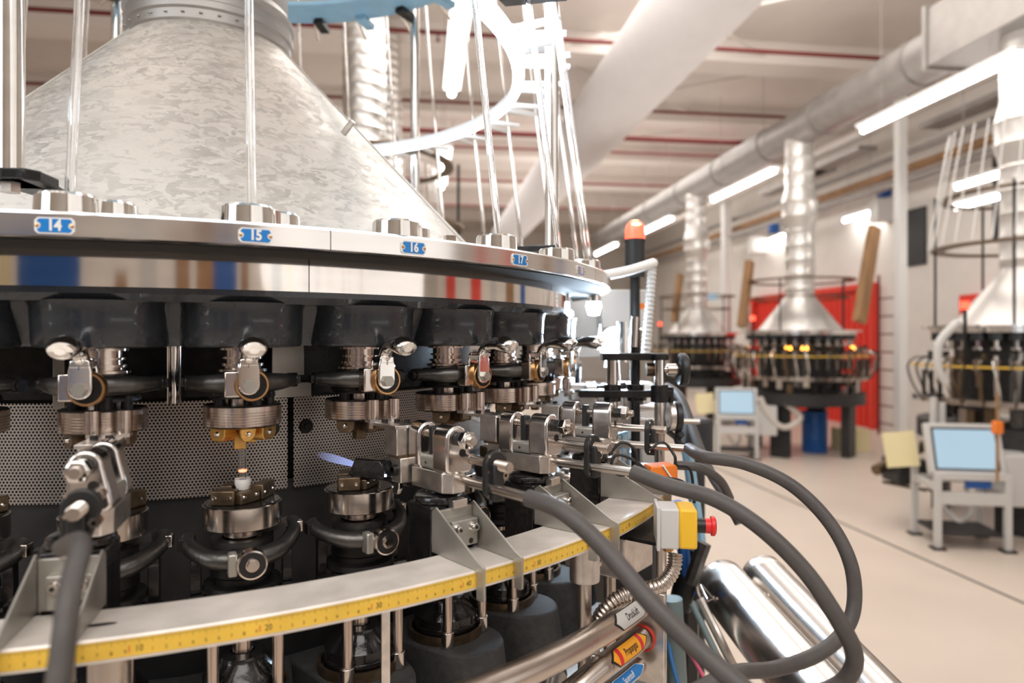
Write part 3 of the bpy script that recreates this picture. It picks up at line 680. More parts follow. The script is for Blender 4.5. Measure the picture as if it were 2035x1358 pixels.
# ------------------------------------------------------------------ upper chuck units
def upper_unit(m, jaw, lab):
    O = q(0, .708, -.09); a = AZ(m)
    t = thing('upper_chuck_unit', lab, 'chuck', on(a, .708, -.09), a, 'upper chucks below the black housings')
    mk = lambda n, mb, mt, **k: obj(n, mb, mt, t, org=O, **k)
    sp = MB(); sp.lathe([(1e-4, -.008), (.026, -.008), (.026, -.014), (.019, -.014), (.019, -.022), (.0225, -.022), (.0225, -.0245), (.019, -.0245), (.019, -.03), (.024, -.03), (.024, -.033), (.021, -.033), (.021, -.036), (.028, -.037), (.028, -.04), (.02, -.042), (.02, -.08)], (0, -.708, 0), n=32)
    mk('spindle', sp, 'turned')
    y = MB(); y.tube([q(-.060, .706, -.052), q(-.050, .722, -.052), q(-.032, .742, -.052), q(0, .754, -.052), q(.032, .742, -.052), q(.050, .722, -.052), q(.060, .706, -.052)], lambda s: .0075+.0045*sin(pi*s)**2, 14, 6)
    y.lathe([(.022, -.044), (.034, -.044), (.034, -.062), (.022, -.062), (.022, -.044)], (0, -.708, 0), n=28)
    mk('yoke', y, 'iron')
    e = MB()
    e.rod(q(-.060, .708, -.052), q(.060, .708, -.052), .003)
    for s in (-1, 1): e.cyl(q(s*.058-.006, .708, -.052), .0088, .012, 'x', 16)
    for s in (-1, 1): e.box(q(s*.0655, .706, -.052), (.005, .010, .010))
    mk('yoke_ends', e, 'black')
    mk('joint_block', MB().box(q(-.014, .764, -.052), (.022, .018, .030)), 'steel', bevel=.002)
    ro = MB(); ro.lathe([(.004, 0), (.0175, 0), (.0185, .0015), (.0185, .0105), (.0175, .012), (.004, .012)], q(.004, .768, -.053), 'y', 32)
    mk('roller', ro, 'copper', label='brass edged roller')
    rf = MB(); rf.lathe([(.0155, -.0006), (.0155, .0126), (.004, .0126), (.004, -.0006), (.0155, -.0006)], q(.004, .768, -.053), 'y', 32); mk('roller_face', rf, 'black')
    lv = MB()
    prof = [(.0115*cos(th), .0115*sin(th)) for th in [pi+pi*k/10 for k in range(11)]]+[(.0112, .018), (.0095, .026), (.006, .032), (-.006, .032), (-.0095, .026), (-.0112, .018)]
    for r in (.7835, .764): lv.prism(prof, q(0, r, -.0525), (1, 0, 0), (0, 0, 1), .0045)
    lv.box(q(0, .774, -.027), (.019, .024, .009))
    hd = MB(); hd.tube([q(0, .7785, -.032), q(0, .781, -.022), q(0, .789, -.012), q(0, .803, -.0075), q(0, .820, -.0075), q(0, .834, -.011), q(0, .838, -.013)], lambda s: (.0075-.001*sin(pi*min(1, s*2))+.0042*math.exp(-((s-.72)/.2)**2)) if s < .97 else .004, 16, 6)
    hd.v = [(x*1.3, y, z) for x, y, z in hd.v]
    l = mk('release_lever', lv, 'chrome', bevel=.0015); obj('handle', hd, 'chrome', l, org=O)
    obj('bolt', MB().hexbolt(q(0, .7855, -.0535), .0072, .006), 'zinc', l, org=O)
    pl = MB(); pl.lathe([(.020, -.064), (.036, -.064), (.038, -.067), (.038, -.071), (.02, -.071)], (0, -.708, 0), n=32); pl.box(q(-.015, .722, -.066), (.05, .03, .006), rz=.25, ry=.1)
    for s, r in ((-.027, .720), (.005, .735), (.028, .725), (.012, .742)): pl.cyl(q(s, r, -.0795), .0065, .015, n=14)
    mk('bearing_plate', pl, 'black')
    ch = MB(); prof = [(.043, -.0795), (.0448, -.081)]
    for k in range(5): z = -.087-.0032*k; prof += [(.0448, z), (.0443, z-.0004), (.0443, z-.0008), (.0448, z-.0012)]
    prof += [(.0448, -.1035), (.043, -.1048)]
    ch.lathe(prof, (0, -.708, 0), n=64); mk('chuck_ring', ch, 'turned')
    ed = MB(); ed.lathe([(1e-4, -.0793), (.0432, -.0793), (.0432, -.0805)], (0, -.708, 0), n=48); ed.lathe([(1e-4, -.1055), (.0425, -.1055), (.0425, -.1035)], (0, -.708, 0), n=48); mk('chuck_faces', ed, 'black')
    for k, (ang, w) in enumerate(((radians(215), .026), (radians(275), .018), (radians(322), .030))):
        j = MB(); cx_, cy_ = .0275*cos(ang), .0275*sin(ang)
        j.prism([(-w/2, 0), (w/2, 0), (w/2-.001, -.010), (w/2-.007, -.016), (-w/2+.004, -.016), (-w/2, -.010)], (cx_, -.708+cy_, -.1058), (-sin(ang), cos(ang), 0), (0, 0, 1), .018)
        jo = mk('jaw', j, jaw, bevel=.001)
        s_ = MB(); s_.lathe([(1e-4, .0028), (.0022, .0024), (.0034, 0)], (0, 0, 0), 'z', 14, T=Matrix.Translation((cx_+.009*cos(ang), -.708+cy_+.009*sin(ang), -.113)) @ Matrix.Rotation(ang, 4, 'Z') @ Matrix.Rotation(pi/2, 4, 'Y')); obj('screw', s_, 'chrome', jo, org=O)
    n = MB(); n.box(q(-.004, .716, -.122), (.014, .014, .022)); n.box(q(.009, .716, -.119), (.010, .012, .014)); mk('nozzle_holder', n, jaw, bevel=.001)
    return t
UL = {13: 'cut by the left edge', 14: 'under plate 14, behind the left forming tool', 15: 'with brass jaws, under plate 15', 16: 'under plate 16', 17: 'under plate 17', 18: 'under plate 18', 19: 'next right of the one under plate 18'}
u_dark = None
for m in range(13, 22):
    lab = 'turned steel upper chuck with hooked lever '+UL.get(m, 'hidden far round the right side')
    if m == 15: upper_unit(15, 'brass', lab); continue
    if u_dark is None: u_dark = upper_unit(m, 'bronze', lab)
    else: dup(u_dark, on(AZ(m), .708, -.09), AZ(m), lab)
# ------------------------------------------------------------------ lower chuck units
def lower_unit(m, lab):
    O = q(0, .708, -.44); a = AZ(m)
    t = thing('lower_chuck_unit', lab, 'chuck', on(a, .708, -.44), a, 'lower chucks behind the scale rail')
    mk = lambda n, mb, mt, **k: obj(n, mb, mt, t, org=O, **k)
    mk('chuck_ring', MB().lathe([(.0445, -.1985), (.0455, -.1995), (.0455, -.225), (.0445, -.226), (.020, -.226)], (0, -.708, 0), n=64), 'steel')
    mk('chuck_top', MB().lathe([(1e-4, -.1975), (.043, -.1975), (.0447, -.1990)], (0, -.708, 0), n=48), 'oily')
    for k, (ang, rr, w, zt) in enumerate(((radians(215), .026, .028, -.180), (radians(20), .026, .034, -.179), (radians(120), .024, .026, -.180), (radians(280), .014, .03, -.184))):
        cx_, cy_ = rr*cos(ang), rr*sin(ang)
        j = MB(); j.box((cx_, -.708+cy_, (zt-.1975)/2), (.016, w, zt+.1975), rz=ang+(.5 if k != 1 else -.9))
        jo = mk('jaw', j, 'bronze', bevel=.0015)
        for s in (-1, 1):
            d = ang+(.5 if k != 1 else -.9); ex = Vector((cx_, -.708+cy_, -.189))+Vector((-sin(d), cos(d), 0))*s*w*.32
            n_ = Vector((cos(d), sin(d), 0)); n_ = n_ if n_.y < 0 else -n_
            obj('screw', MB().lathe([(1e-4, .0022), (.002, .002), (.0032, 0)], T=Matrix.Translation(ex+n_*.0075) @ n_.to_track_quat('Z', 'Y').to_matrix().to_4x4(), n=12), 'chrome', jo, org=O)
    nz = MB(); nz.lathe([(.0045, -.173), (.0095, -.171), (.0095, -.177), (.007, -.184)], (0, -.708, 0), n=20, a0=.2, a1=pi-.2); nz.lathe([(.0045, -.173), (.0095, -.171), (.0095, -.177), (.007, -.184)], (0, -.708, 0), n=20, a0=pi+.2, a1=2*pi-.2)
    mk('split_nozzle', nz, 'white', label='pale split nozzle')
    nk = MB(); nk.lathe([(.022, -.226), (.022, -.238), (.016, -.240), (.016, -.275)], (0, -.708, 0), n=28); mk('neck', nk, 'turned')
    y = MB(); y.tube([q(-.060, .694, -.240), q(-.058, .714, -.247), q(-.036, .744, -.255), q(0, .754, -.257), q(.036, .744, -.253), q(.058, .714, -.243), q(.060, .694, -.232)], lambda s: .0085+.003*sin(pi*s)**2, 14, 6)
    y.lathe([(.024, -.240), (.036, -.240), (.036, -.252), (.024, -.252), (.024, -.240)], (0, -.708, 0), n=28); y.box(q(.03, .70, -.236), (.05, .014, .010), rz=-.3, ry=-.25)
    mk('yoke', y, 'iron')
    for s in (-1, 1):
        e = MB(); e.box(q(s*.0675, .702, -.244 if s < 0 else -.238), (.008, .013, .014)); mk('yoke_bolt', e, 'black' if s < 0 else 'steel', bevel=.001)
        lk = MB(); lk.box(q(s*.052, .705, -.282), (.012, .010, .062)); lk.cyl(q(s*.052-.011, .718, -.312), .0095, .022, 'x', 18); lk.cyl(q(s*.036, .735, -.316), .012, .005, n=16); mk('link', lk, 'oily', bevel=.001)
    bb = MB(); bb.box(q(-.016, .765, -.257), (.010, .016, .026)); mk('joint_block', bb, 'zinc', bevel=.002)
    mk('bearing', MB().lathe([(.0145, .0132), (.0165, .0128), (.0168, 0), (.004, 0)], q(.004, .766, -.257), 'y', 36), 'steel')
    mk('bearing_seal', MB().lathe([(1e-4, .0125), (.0146, .0125), (.0146, .0100)], q(.004, .766, -.257), 'y', 36), 'nylon', label='dark blue grey bearing seal')
    bo = MB(); bo.lathe([(1e-4, .0145), (.0075, .0145), (.0082, .0125)], q(.004, .766, -.257), 'y', 24); bo.hexbolt(q(.004, .780, -.257), .0062, .005); mk('bolt', bo, 'steel')
    ds = MB(); ds.lathe([(.02, -.268), (.036, -.270), (.037, -.282), (.034, -.285), (.034, -.291), (.044, -.293), (.0455, -.299), (.040, -.304), (.0135, -.306)], (0, -.708, 0), n=48); mk('disc_stack', ds, 'black')
    mk('shaft', MB().lathe([(.0135, -.304), (.0135, -.36), (.0125, -.36), (.0125, -.384)], (0, -.708, 0), n=24), 'turned')
    bl = MB(); bl.lathe([(.014, -.380), (.026, -.382), (.028, -.388), (.038, -.396), (.0455, -.405), (.0455, -.417), (.0465, -.418), (.0465, -.434), (.04, -.438)], (0, -.708, 0), n=48); mk('bell', bl, 'oily')
    mk('collar_ring', MB().lathe([(.050, -.424), (.0545, -.424), (.0545, -.436), (.050, -.436), (.050, -.424)], (0, -.708, 0), n=48), 'bronze')
    for s in (-1, 1):
        mk('guide_rod', MB().cyl(q(s*.036, .748, -.43), .0070, .125), 'turned')
        mk('rod_collar', MB().cyl(q(s*.036, .748, -.436), .0095, .022), 'steel', bevel=.001)
    return t
def casting(m, lab):
    a = AZ(m); t = thing('base_casting', lab, 'casting', on(a, .708, -.72), a, 'dark castings carrying the lower chucks')
    p = [(.066*cos(th), .066*sin(th)) for th in [pi/2-.2+(pi+.4)*k/24 for k in range(25)]]
    poly = [(.055*cos(pi+pi*k/20), -.735-.008+.062*sin(pi+pi*k/20)) for k in range(21)]+[(.070, -.62), (-.070, -.62)]
    b = MB(); k = len(poly)
    vs = [(x, y, -.436) for x, y in poly]+[(x*1.02, -.62+(y+.62)*1.25, -.72) for x, y in poly]
    fs = [tuple(range(k)), tuple(range(k, 2*k))[::-1]]+[(i, k+i, k+(i+1) % k, (i+1) % k) for i in range(k)]
    obj('body', b.add(vs, fs), 'castgrey', t, org=q(0, .708, -.72), bevel=.004)
    return t
LL = {13: 'cut by the left edge', 14: 'behind the left forming tool', 15: 'in the open below plate 15', 16: 'below plate 16', 17: 'below plate 17', 18: 'below plate 18'}
l0 = k0 = None
for m in range(13, 21):
    lab = 'steel lower chuck with bearing and yoke '+LL.get(m, 'hidden far round the right side')
    if l0 is None: l0 = lower_unit(m, lab)
    else: dup(l0, on(AZ(m), .708, -.44), AZ(m), lab)
    lab = 'dark grey casting under the lower chuck '+LL.get(m, 'far round the right side')
    if k0 is None: k0 = casting(m, lab)
    else: dup(k0, on(AZ(m), .708, -.72), AZ(m), lab)
# short tube being worked in chuck 15
t = thing('worked_glass_tube', 'short clear glass tube held between the chucks of station 15, glowing red at its foot', 'glass tube', on(AZ(15), .708, -.172))
obj('tube', MB().lathe([(.0044, 0), (.0044, .052), (.0028, .052), (.0028, 0), (.0044, 0)], n=16), 'glass', t)
obj('hot_ring', MB().lathe([(.0046, .009), (.0052, .0105), (.0046, .012)], n=16), 'hotglass', t)
tag(obj('worked_glass_tube', MB().lathe([(.0034, -.17), (.0034, -.12), (.0022, -.12), (.0022, -.17), (.0034, -.17)], n=14, ), 'glass', loc=on(AZ(17), .708, 0)), 'short clear glass tube between the chucks of station 17', 'glass tube')

# ------------------------------------------------------------------ the drum inside and its perforated guards
t = thing('machine_drum', 'black speckled inner drum behind the lower chucks', 'drum', (CX, CY, 0))
O = (0, 0, -EYE)
obj('drum_wall', MB().lathe([(.592, -.20), (.592, -1.0)], n=120), 'castgrey' if False else 'drumblack' if False else 'darkframe', t, org=O)
obj('base', MB().lathe([(.592, -1.0), (.78, -1.02), (.78, -EYE)], n=80), 'darkframe', t, org=O)
obj('inner_wall', MB().lathe([(.555, -.205), (.555, .10)], n=100), 'black', t, org=O)
obj('shelf', MB().lathe([(.555, -.21), (.594, -.204)], n=100), 'black', t, org=O)
obj('upper_strip', ringseg([(.598, -.078), (.604, -.078), (.604, -.060), (.598, -.060)], 0, 2*pi, 100), 'black', t, org=O)
SEAM = .3735+.0
def seam_az(x, R):
    k = (x-X0)/F; A = k*k+1; B = -2*(CX*k+CY); C = CX*CX+CY*CY-R*R; D = max(0, B*B-4*A*C); Y = (-B-sqrt(D))/(2*A); X = k*Y
    return atan2(X-CX, CY-Y)
SEAM = seam_az(577, .6)
PW = .86
wordp = ['left of the dark seam, behind stations 14 and 15', 'right of the dark seam, behind station 16', 'round the far left']
for i, (a0, a1) in enumerate(((SEAM-PW, SEAM-.0065), (SEAM+.0075, SEAM+PW), (SEAM-2*PW, SEAM-PW-.014))):
    t = thing('perforated_guard', 'curved perforated steel guard '+wordp[i], 'guard', on((a0+a1)/2, .6, -.21), 0, 'perforated guards')
    n = 40; mb = MB(); vs = []; fs = []; uv = []; c = on((a0+a1)/2, .6, -.21)
    for k in range(n+1):
        a = a0+(a1-a0)*k/n
        for z in (-.212, -.083): p = on(a, .6, z)-c; vs.append(tuple(p))
    for k in range(n):
        fs.append((2*k, 2*k+2, 2*k+3, 2*k+1)); u0, u1 = .6*(a0+(a1-a0)*k/n), .6*(a0+(a1-a0)*(k+1)/n)
        uv.append([(u0, -.212), (u1, -.212), (u1, -.083), (u0, -.083)])
    mb.add(vs, fs, None, uv); obj('sheet', mb, 'perf', t)
    for aa in ((a0+.03), (a1-.035)):
        p = on(aa, .6, -.126)-c; T = Matrix.Translation(p) @ Matrix.Rotation(aa, 4, 'Z')
        w = MB(); w.lathe([(1e-4, .004), (.009, .004), (.0105, 0)], T=T @ Matrix.Rotation(pi/2, 4, 'X'), n=20); w.lathe([(1e-4, .008), (.005, .008), (.005, .003)], T=T @ Matrix.Rotation(pi/2, 4, 'X'), n=6)
        obj('screw', w, 'black', t)
ml = [(SEAM-.045, SEAM+.028, -.052, -.006, 'upper'), (SEAM-.045, SEAM+.045, -.083, -.062, 'lower'), (seam_az(112, .6), seam_az(135, .6), -.09, -.01, 'left')]
for i, (a0, a1, z0, z1, w) in enumerate(ml):
    o = obj('mounting_plate', ringseg([(.606, z0), (.609, z0), (.609, z1), (.606, z1)], a0, a1, 6), 'zinc', loc=(CX, CY, EYE), bevel=.0008)
    tag(o, ['bare grey mounting plate just below the housings between stations 15 and 16', 'grey mounting plate above the perforated guards between stations 15 and 16', 'narrow grey plate behind the lever of station 14'][i], 'plate', 'grey mounting plates')
for x, w in ((346, .009), (1130, .012)):  # added chrome columns; their gleam stands for light through the gaps
    a = seam_az(x, .64) if x < 900 else 1.5
    o = obj('guide_column', MB().cyl((0, 0, -.082), w, .08), 'chrome', loc=on(a, .64, 0))
    tag(o, {346: 'bright round column between stations 14 and 15', 1130: 'bright round column at the right end', 60: 'bright round column left of station 14'}[x], 'column', 'bright columns inside the machine')
l = bpy.data.lights.new('inspection_lamp', 'AREA'); l.size = .08; l.energy = .8; l.color = (.7, .84, 1)
# ------------------------------------------------------------------ the curved scale rail
t = thing('scale_rail', 'curved flat aluminium rail round the machine with a yellow tape measure on its edge', 'rail', (CX, CY, EYE-.26))
O = (0, 0, -.26)
obj('rail_bar', ringseg([(.902, -.2425), (.968, -.2425), (.9695, -.244), (.9695, -.262), (.902, -.262)], -1.0, 1.42, 130), 'rail', t, org=O)
TP, TR = .3587, .9702
ca = lambda k: TP+(k-10)*.01/.9694
obj('tape_measure', ringseg([(.9697, -.2448), (TR, -.2448), (TR, -.2592), (.9697, -.2592)], ca(-30), ca(108), 160), 'yellow', t, org=O)
mk_ = MB(); rd = MB(); TT = TR+.00012
def tick(mb, a, z0, z1, w):
    h = w/2/TT; mb.add([arc(TT, a-h, z0), arc(TT, a+h, z0), arc(TT, a+h, z1), arc(TT, a-h, z1)], [(0, 1, 2, 3)])
for k10 in range(-100, 1080):
    k = k10/10
    ln = .0042 if k10 % 10 == 0 else (.0032 if k10 % 5 == 0 else .0020)
    tick(mk_, ca(k), -.2450-ln, -.2450, .00030 if k10 % 10 == 0 else .00018)
for k in range(-10, 100):
    def bend(v, a0=ca(k), dz=-.2552, dx=0): return arc(TT+.0001, a0+(v[0]+dx)/TT, dz+v[1])
    if k % 10 == 0 and k > 0:
        mk_.text(str(k), None, .0078, bend=lambda v, a0=ca(k): arc(TT+.0001, a0+(v[0])/TT, -.2535+v[1]), squeeze=.8)
        rd.text('1', None, .0082, bend=lambda v, a0=ca(k): arc(TT+.0001, a0+(v[0]-.0072)/TT, -.2535+v[1]), squeeze=.9, bold=.00015)
    elif k % 10: mk_.text(str(k % 10), None, .0042, bend=bend)
obj('tape_markings', mk_, 'ink', t, org=O, smooth=False); obj('red_numerals', rd, 'redink', t, org=O, smooth=False)
sl = MB(); T_ = Matrix.Rotation(.322, 4, 'Z')
sl.add([T_ @ Vector((x*.0135, -.938+y*.0035, -.2422)) for x, y in [(cos(2*pi*k/20), sin(2*pi*k/20)) for k in range(20)]], [tuple(range(20))]); obj('slot_hole', sl, 'ink', t, org=O)

# ================================================================== FORMING HEADS ON THE RAIL
def bracket(a, lab):
    O = q(0, .935, -.2425)
    t = thing('rail_bracket', lab, 'bracket', on(a, .935, -.2425), a, 'gusseted brackets clamped on the scale rail')
    mk = lambda n, mb, mt, **k: obj(n, mb, mt, t, org=O, **k)
    for s in (-1, 1):
        g = MB(); pol = [(.888, -.2420), (.888, -.196), (.896, -.190), (.972, -.232), (.984, -.236), (.984, -.270), (.9805, -.272), (.9712, -.272), (.9712, -.2420)]
        g.prism([(-r, z) for r, z in pol][::-1], q(s*.026, 0, 0), (0, 1, 0), (0, 0, 1), .0026)
        mk('gusset_plate', g, 'zinc', bevel=.0006)
    b = MB(); b.box(q(0, .893, -.218), (.0490, .006, .046)); mk('back_plate', b, 'zinc', bevel=.0008)
    b = MB(); b.box(q(.004, .903, -.2215), (.036, .014, .030)); mk('clamp_block', b, 'zinc', bevel=.0012)
    for s in (-1, 1):
        w = MB(); w.lathe([(1e-4, .006), (.0042, .006), (.0048, .005), (.0048, 0), (.0068, 0), (.0068, -.001)], q(s*.011+.004, .911, -.2155), 'y', 20); w_ = mk('cap_screw', w, 'chrome')
        obj('socket', MB().hexbolt(q(s*.011+.004, .9165, -.2155), .0022, .0008), 'ink', w_, org=O)
    mk('hole', MB().cyl(q(.012, .9101, -.2315), .0032, .0002, 'y', 16), 'ink')
    mk('key_block', MB().box(q(.004, .896, -.190), (.020, .010, .010)), 'alu', bevel=.0008)
    p = MB(); p.box(q(0, .862, -.237), (.054, .050, .090)); p.lathe([(.024, 0), (.029, .0), (.030, .007), (.027, .011), (.018, .013), (1e-4, .013)], q(0, .862, -.193), 'z', 32); p.lathe([(1e-4, .004), (.016, .004), (.016, 0), (.016, -.004)], q(0, .862, -.181), 'z', 24)
    mk('column', p, 'oily', bevel=.003, label='oily black column')
    return t
def hexn(mb, c, r, h): mb.hexbolt(c, r, h); mb.lathe([(r*.86, h), (r*.6, h+.0015), (r*.5, h+.0015)], c, 'y', 20); return mb
def forming_tool(a, lab, dt, ext=0.0, cam_arm=True):
    O = q(0, .862, -.186)
    t = thing('forming_tool', lab, 'forming tool', on(a, .862, -.186), a, 'forming tools beside the chucks')
    mk = lambda n, mb, mt, **k: obj(n, mb, mt, t, org=O, **k)
    D = .008
    mk0 = mk
    def mk(n, mb, mt, **k):
        mb.v = [(x, y, z+D) for x, y, z in mb.v]; return mk0(n, mb, mt, **k)
    bk = MB(); bk.prism([(-.017, -.828), (-.017, -.892), (-.008, -.902), (.008, -.902), (.017, -.892), (.017, -.828)], q(0, 0, -.1735), (1, 0, 0), (0, 1, 0), .0235)
    mk('base_block', bk, 'alu', bevel=.0012)
    ub = MB(); ub.box(q(0, .860, -.153), (.033, .064, .0165)); mk('saddle', ub, 'zinc', bevel=.004)
    mk('pin_hole', MB().cyl((-.0167, -.858, -.154), .0018, .0004, 'x', 14), 'ink')
    # two polished rounded cheeks
    for i, (r0, th, zt) in enumerate(((.834, .025, -.122), (.889, .031, -.122))):
        c = MB(); pol = [(-.004+.0145*cos(x), zt+.0145*sin(x)) for x in [pi*k/12 for k in range(13)]]
        pol += [(-.0186, -.136), (-.0186, -.158), (-.014, -.1635), (.014, -.1635), (.0186, -.158), (.0150, -.142)]
        c.prism(pol, q(0, r0, 0), (1, 0, 0), (0, 0, 1), th); ck = mk('cheek', c, 'satinpol', bevel=.006, seg=5)
        obj('bushing', MB().lathe([(.0085, .0006), (.0085, -.001), (.0055, -.001)], q(-.004, r0+th/2, zt+D), 'y', 24), 'bronze', ck, org=O)
    hs = MB()
    for zz, xx in ((-.137, .003), (-.141, .003)): pass
    hs.cyl(q(.003, .9045, -.139), .0046, .0004, 'y', 18); mk('adjusting_hole', hs, 'ink')
    s = MB(); s.cyl(q(-.004, .800, -.122), .0054, .118, 'y', 22); mk('upper_shaft', s, 'inox')
    mk('shaft_sleeve', MB().lathe([(.0054, 0), (.0078, .001), (.0078, .012), (.0054, .013)], q(-.004, .9045, -.122), 'y', 22), 'nylon')
    n = MB(); hexn(n, q(-.004, .918, -.122), .0108, .009); mk('hex_nut', n, 'chrome', bevel=.0006)
    te = MB()
    for k in range(5): te.lathe([(.0046, 0), (.0054, .0007), (.0046, .0014)], q(-.004, .927+k*.0014, -.122), 'y', 20)
    te.cyl(q(-.004, .921, -.122), .0047, .0145, 'y', 20); mk('threaded_end', te, 'inox')
    if cam_arm:
        ca_ = MB(); ca_.prism([(-.010, -.112), (.002, -.112), (.004, -.130), (0, -.150), (-.010, -.150)], q(0, .8585, 0), (1, 0, 0), (0, 0, 1), .009); mk('cam_arm', ca_, 'nylon', bevel=.0015)
    mk = mk0
    # inner tool block with tee plate and two bearing rollers
    u = MB(); u.box(q(dt+.001, .804, -.1255), (.030, .030, .034)); mk('tool_block', u, 'alu', bevel=.001)
    mk('tool_plate', MB().box(q(dt, .790, -.1075), (.034, .062, .004)), 'alu', bevel=.0006)
    tp = MB(); tp.prism([(-.021, -.752), (-.021, -.766), (-.010, -.775), (.010, -.775), (.021, -.766), (.021, -.752)], q(dt, 0, -.1045), (1, 0, 0), (0, 1, 0), .004); mk('tee_plate', tp, 'alu')
    for s_ in (-1, 1):
        r = MB(); c = q(dt+s_*.0150, .7625, -.1025); prof = [(.004, 0), (.0072, 0), (.0072, .0030)]
        for k in range(3): z = .0032+k*.0072; prof += [(.0080, z), (.0080, z+.0066), (.0074, z+.0066), (.0074, z+.0071)]
        prof += [(.006, .0255), (1e-4, .0255)]; r.lathe(prof, c, 'z', 24); mk('bearing_roller', r, 'turned')
        mk('roller_nut', MB().cyl(q(dt+s_*.0150, .7625, -.114), .0052, .0075, 'z', 6), 'steel')
    for s_, r_ in ((-.009, .782), (.006, .786), (.011, .802)): mk('plate_screw', MB().cyl(q(dt+s_, r_, -.1056), .0038, .004, 'z', 16), 'black')
    v = MB(); v.box(q(dt+.002, .812, -.160), (.026, .022, .030)); v_ = mk('lower_tool_block', v, 'alu', bevel=.001)
    mk('dark_spacer', MB().box(q(dt+.001, .808, -.1435), (.027, .026, .004)), 'bronze')
    sc = MB(); sc.lathe([(.0038, .006), (.0062, .006), (.0066, .005), (.0066, 0)], (0, 0, 0), 'z', 20, T=Matrix.Translation(q(dt-.011, .812, -.160)) @ Matrix.Rotation(-pi/2, 4, 'Y')); sc.lathe([(1e-4, .002), (.0038, .002)], T=Matrix.Translation(q(dt-.011, .812, -.160)) @ Matrix.Rotation(-pi/2, 4, 'Y'), n=6)
    mk('side_cap_screw', sc, 'black')
    hk = MB(); hk.prism([(-.806, -.168), (-.800, -.172), (-.800, -.190), (-.806, -.192), (-.812, -.184), (-.812, -.172)], q(dt-.004, 0, 0), (0, 1, 0), (0, 0, 1), .006); mk('hook', hk, 'chrome', bevel=.001)
    mk('short_pin', MB().cyl(q(.002, .80, -.150), .005, .032, 'y', 16), 'inox')
    def mk(n, mb, mt, **k):
        mb.v = [(x, y, z+D) for x, y, z in mb.v]; return mk0(n, mb, mt, **k)
    # long lower shafts and the black clamp
    L1 = .957
    s = MB(); s.cyl(q(.008, .886, -.1455), .0062, .030, 'y', 20); s.cyl(q(.008, .90, -.1455), .0052, L1-.90, 'y', 20); mk('middle_shaft', s, 'inox')
    th = MB()
    for k in range(16): th.lathe([(.0048, 0), (.0060, .0009), (.0048, .0018)], q(.008, L1-.006+k*.0019, -.1455), 'y', 20)
    th.cyl(q(.008, L1-.01, -.1455), .0050, .036, 'y', 20); mk('threaded_rod', th, 'inox')
    s = MB(); s.cyl(q(.002, .888, -.170), .0054, .132+ext, 'y', 20); s.lathe([(.0054, 0), (.0068, .001), (.0068, .004), (.0054, .005)], q(.002, .892, -.170), 'y', 20); mk('hose_pipe', s, 'inox')
    cl = MB()
    pol = [(.008+.0150*cos(x), -.1455+.0150*sin(x)) for x in [-.5+(pi+.6)*k/16 for k in range(17)]]+[(-.007, -.176), (-.001, -.182), (.007, -.182), (.013, -.176)]
    cl.prism(pol, q(0, L1, 0), (1, 0, 0), (0, 0, 1), .008); cl.box(q(.006, L1+.004, -.164), (.013, .013, .040)); mk('clamp', cl, 'nylon', bevel=.0015)
    sn = MB(); sn.lathe([(.0022, .004), (.0045, .004), (.0050, 0)], q(.018, L1+.003, -.158), 'y', 6); sn.cyl(q(.018, L1-.006, -.158), .0048, .009, 'y', 6); mk('clamp_nut', sn, 'steel')
    for zz in (-.135, -.152, -.178): mk('clamp_screw', MB().cyl(q(-.003, L1+.0035, zz), .0018, .001, 'y', 10), 'steel')
    return t
AZS = {'L': .305, 'A': .706, 'B': .889, 'C': 1.095}
bracket(.285, 'gusseted zinc bracket in the left foreground behind the grey hose')
bracket(.705, 'gusseted zinc bracket nearest the picture centre, under the nearest forming tool')
bracket(.893, 'gusseted zinc bracket second to the right, under the second forming tool')
bracket(1.105, 'gusseted zinc bracket by the yellow switch box')
forming_tool(AZS['L'], 'polished forming tool at left in front of the perforated guard, seen end on', -.018, -.034)
forming_tool(AZS['A'], 'polished forming tool nearest the centre, large U-shaped saddle with a hex nut', -.018)
forming_tool(AZS['B'], 'polished forming tool second from the centre, in front of the chuck of station 17', -.005)
forming_tool(AZS['C'], 'polished forming tool third from the centre, beside the black post clamp', -.006)
# hoses
def hose(name, pts, r, m, lab, cat='hose', start=None, grp=None, k=12, n=16):
    P = ([start] if start is not None else [])+[px(*p) for p in pts]
    return tag(obj(name, MB().tube(P, r, n, k), m), lab, cat, grp)
def hstart(a, r=1.018): return on(a, r, -.162)+Vector((cos(a), sin(a), 0))*.002
def cuff(a, l=.022): pass
hose('rubber_hose', [(1120, 1018, .665), (1205, 1095, .64), (1290, 1195, .61), (1385, 1290, .585), (1480, 1372, .56), (1560, 1450, .54)], .0088, 'rubber', 'thick grey hose running from the nearest forming tool to the bottom edge', start=hstart(AZS['A']), grp='thick grey hoses')
hose('rubber_hose', [(1330, 966, .80), (1420, 992, .775), (1510, 1048, .75), (1595, 1130, .73), (1655, 1215, .72), (1695, 1290, .72), (1692, 1335, .73), (1655, 1368, .74), (1560, 1400, .75)], .0092, 'rubber', 'thick grey hose looping down from the second forming tool, inner of the two loops', start=hstart(AZS['B']), grp='thick grey hoses')
hose('rubber_hose', [(1400, 908, .92), (1480, 922, .90), (1570, 963, .88), (1645, 1035, .86), (1690, 1120, .84), (1697, 1205, .83), (1672, 1262, .82), (1620, 1303, .80), (1540, 1330, .78), (1460, 1338, .75), (1380, 1375, .73)], .0086, 'rubber', 'thick grey hose of the third forming tool, outer loop curling back to the left', start=hstart(AZS['C']), grp='thick grey hoses')
hose('rubber_hose', [(160, 1080, .47), (140, 1170, .425), (130, 1250, .41), (118, 1340, .40), (105, 1440, .39)], .0070, 'rubber', 'blurred grey hose hanging in front of the left bracket', start=hstart(AZS['L'], .985), grp='thick grey hoses')
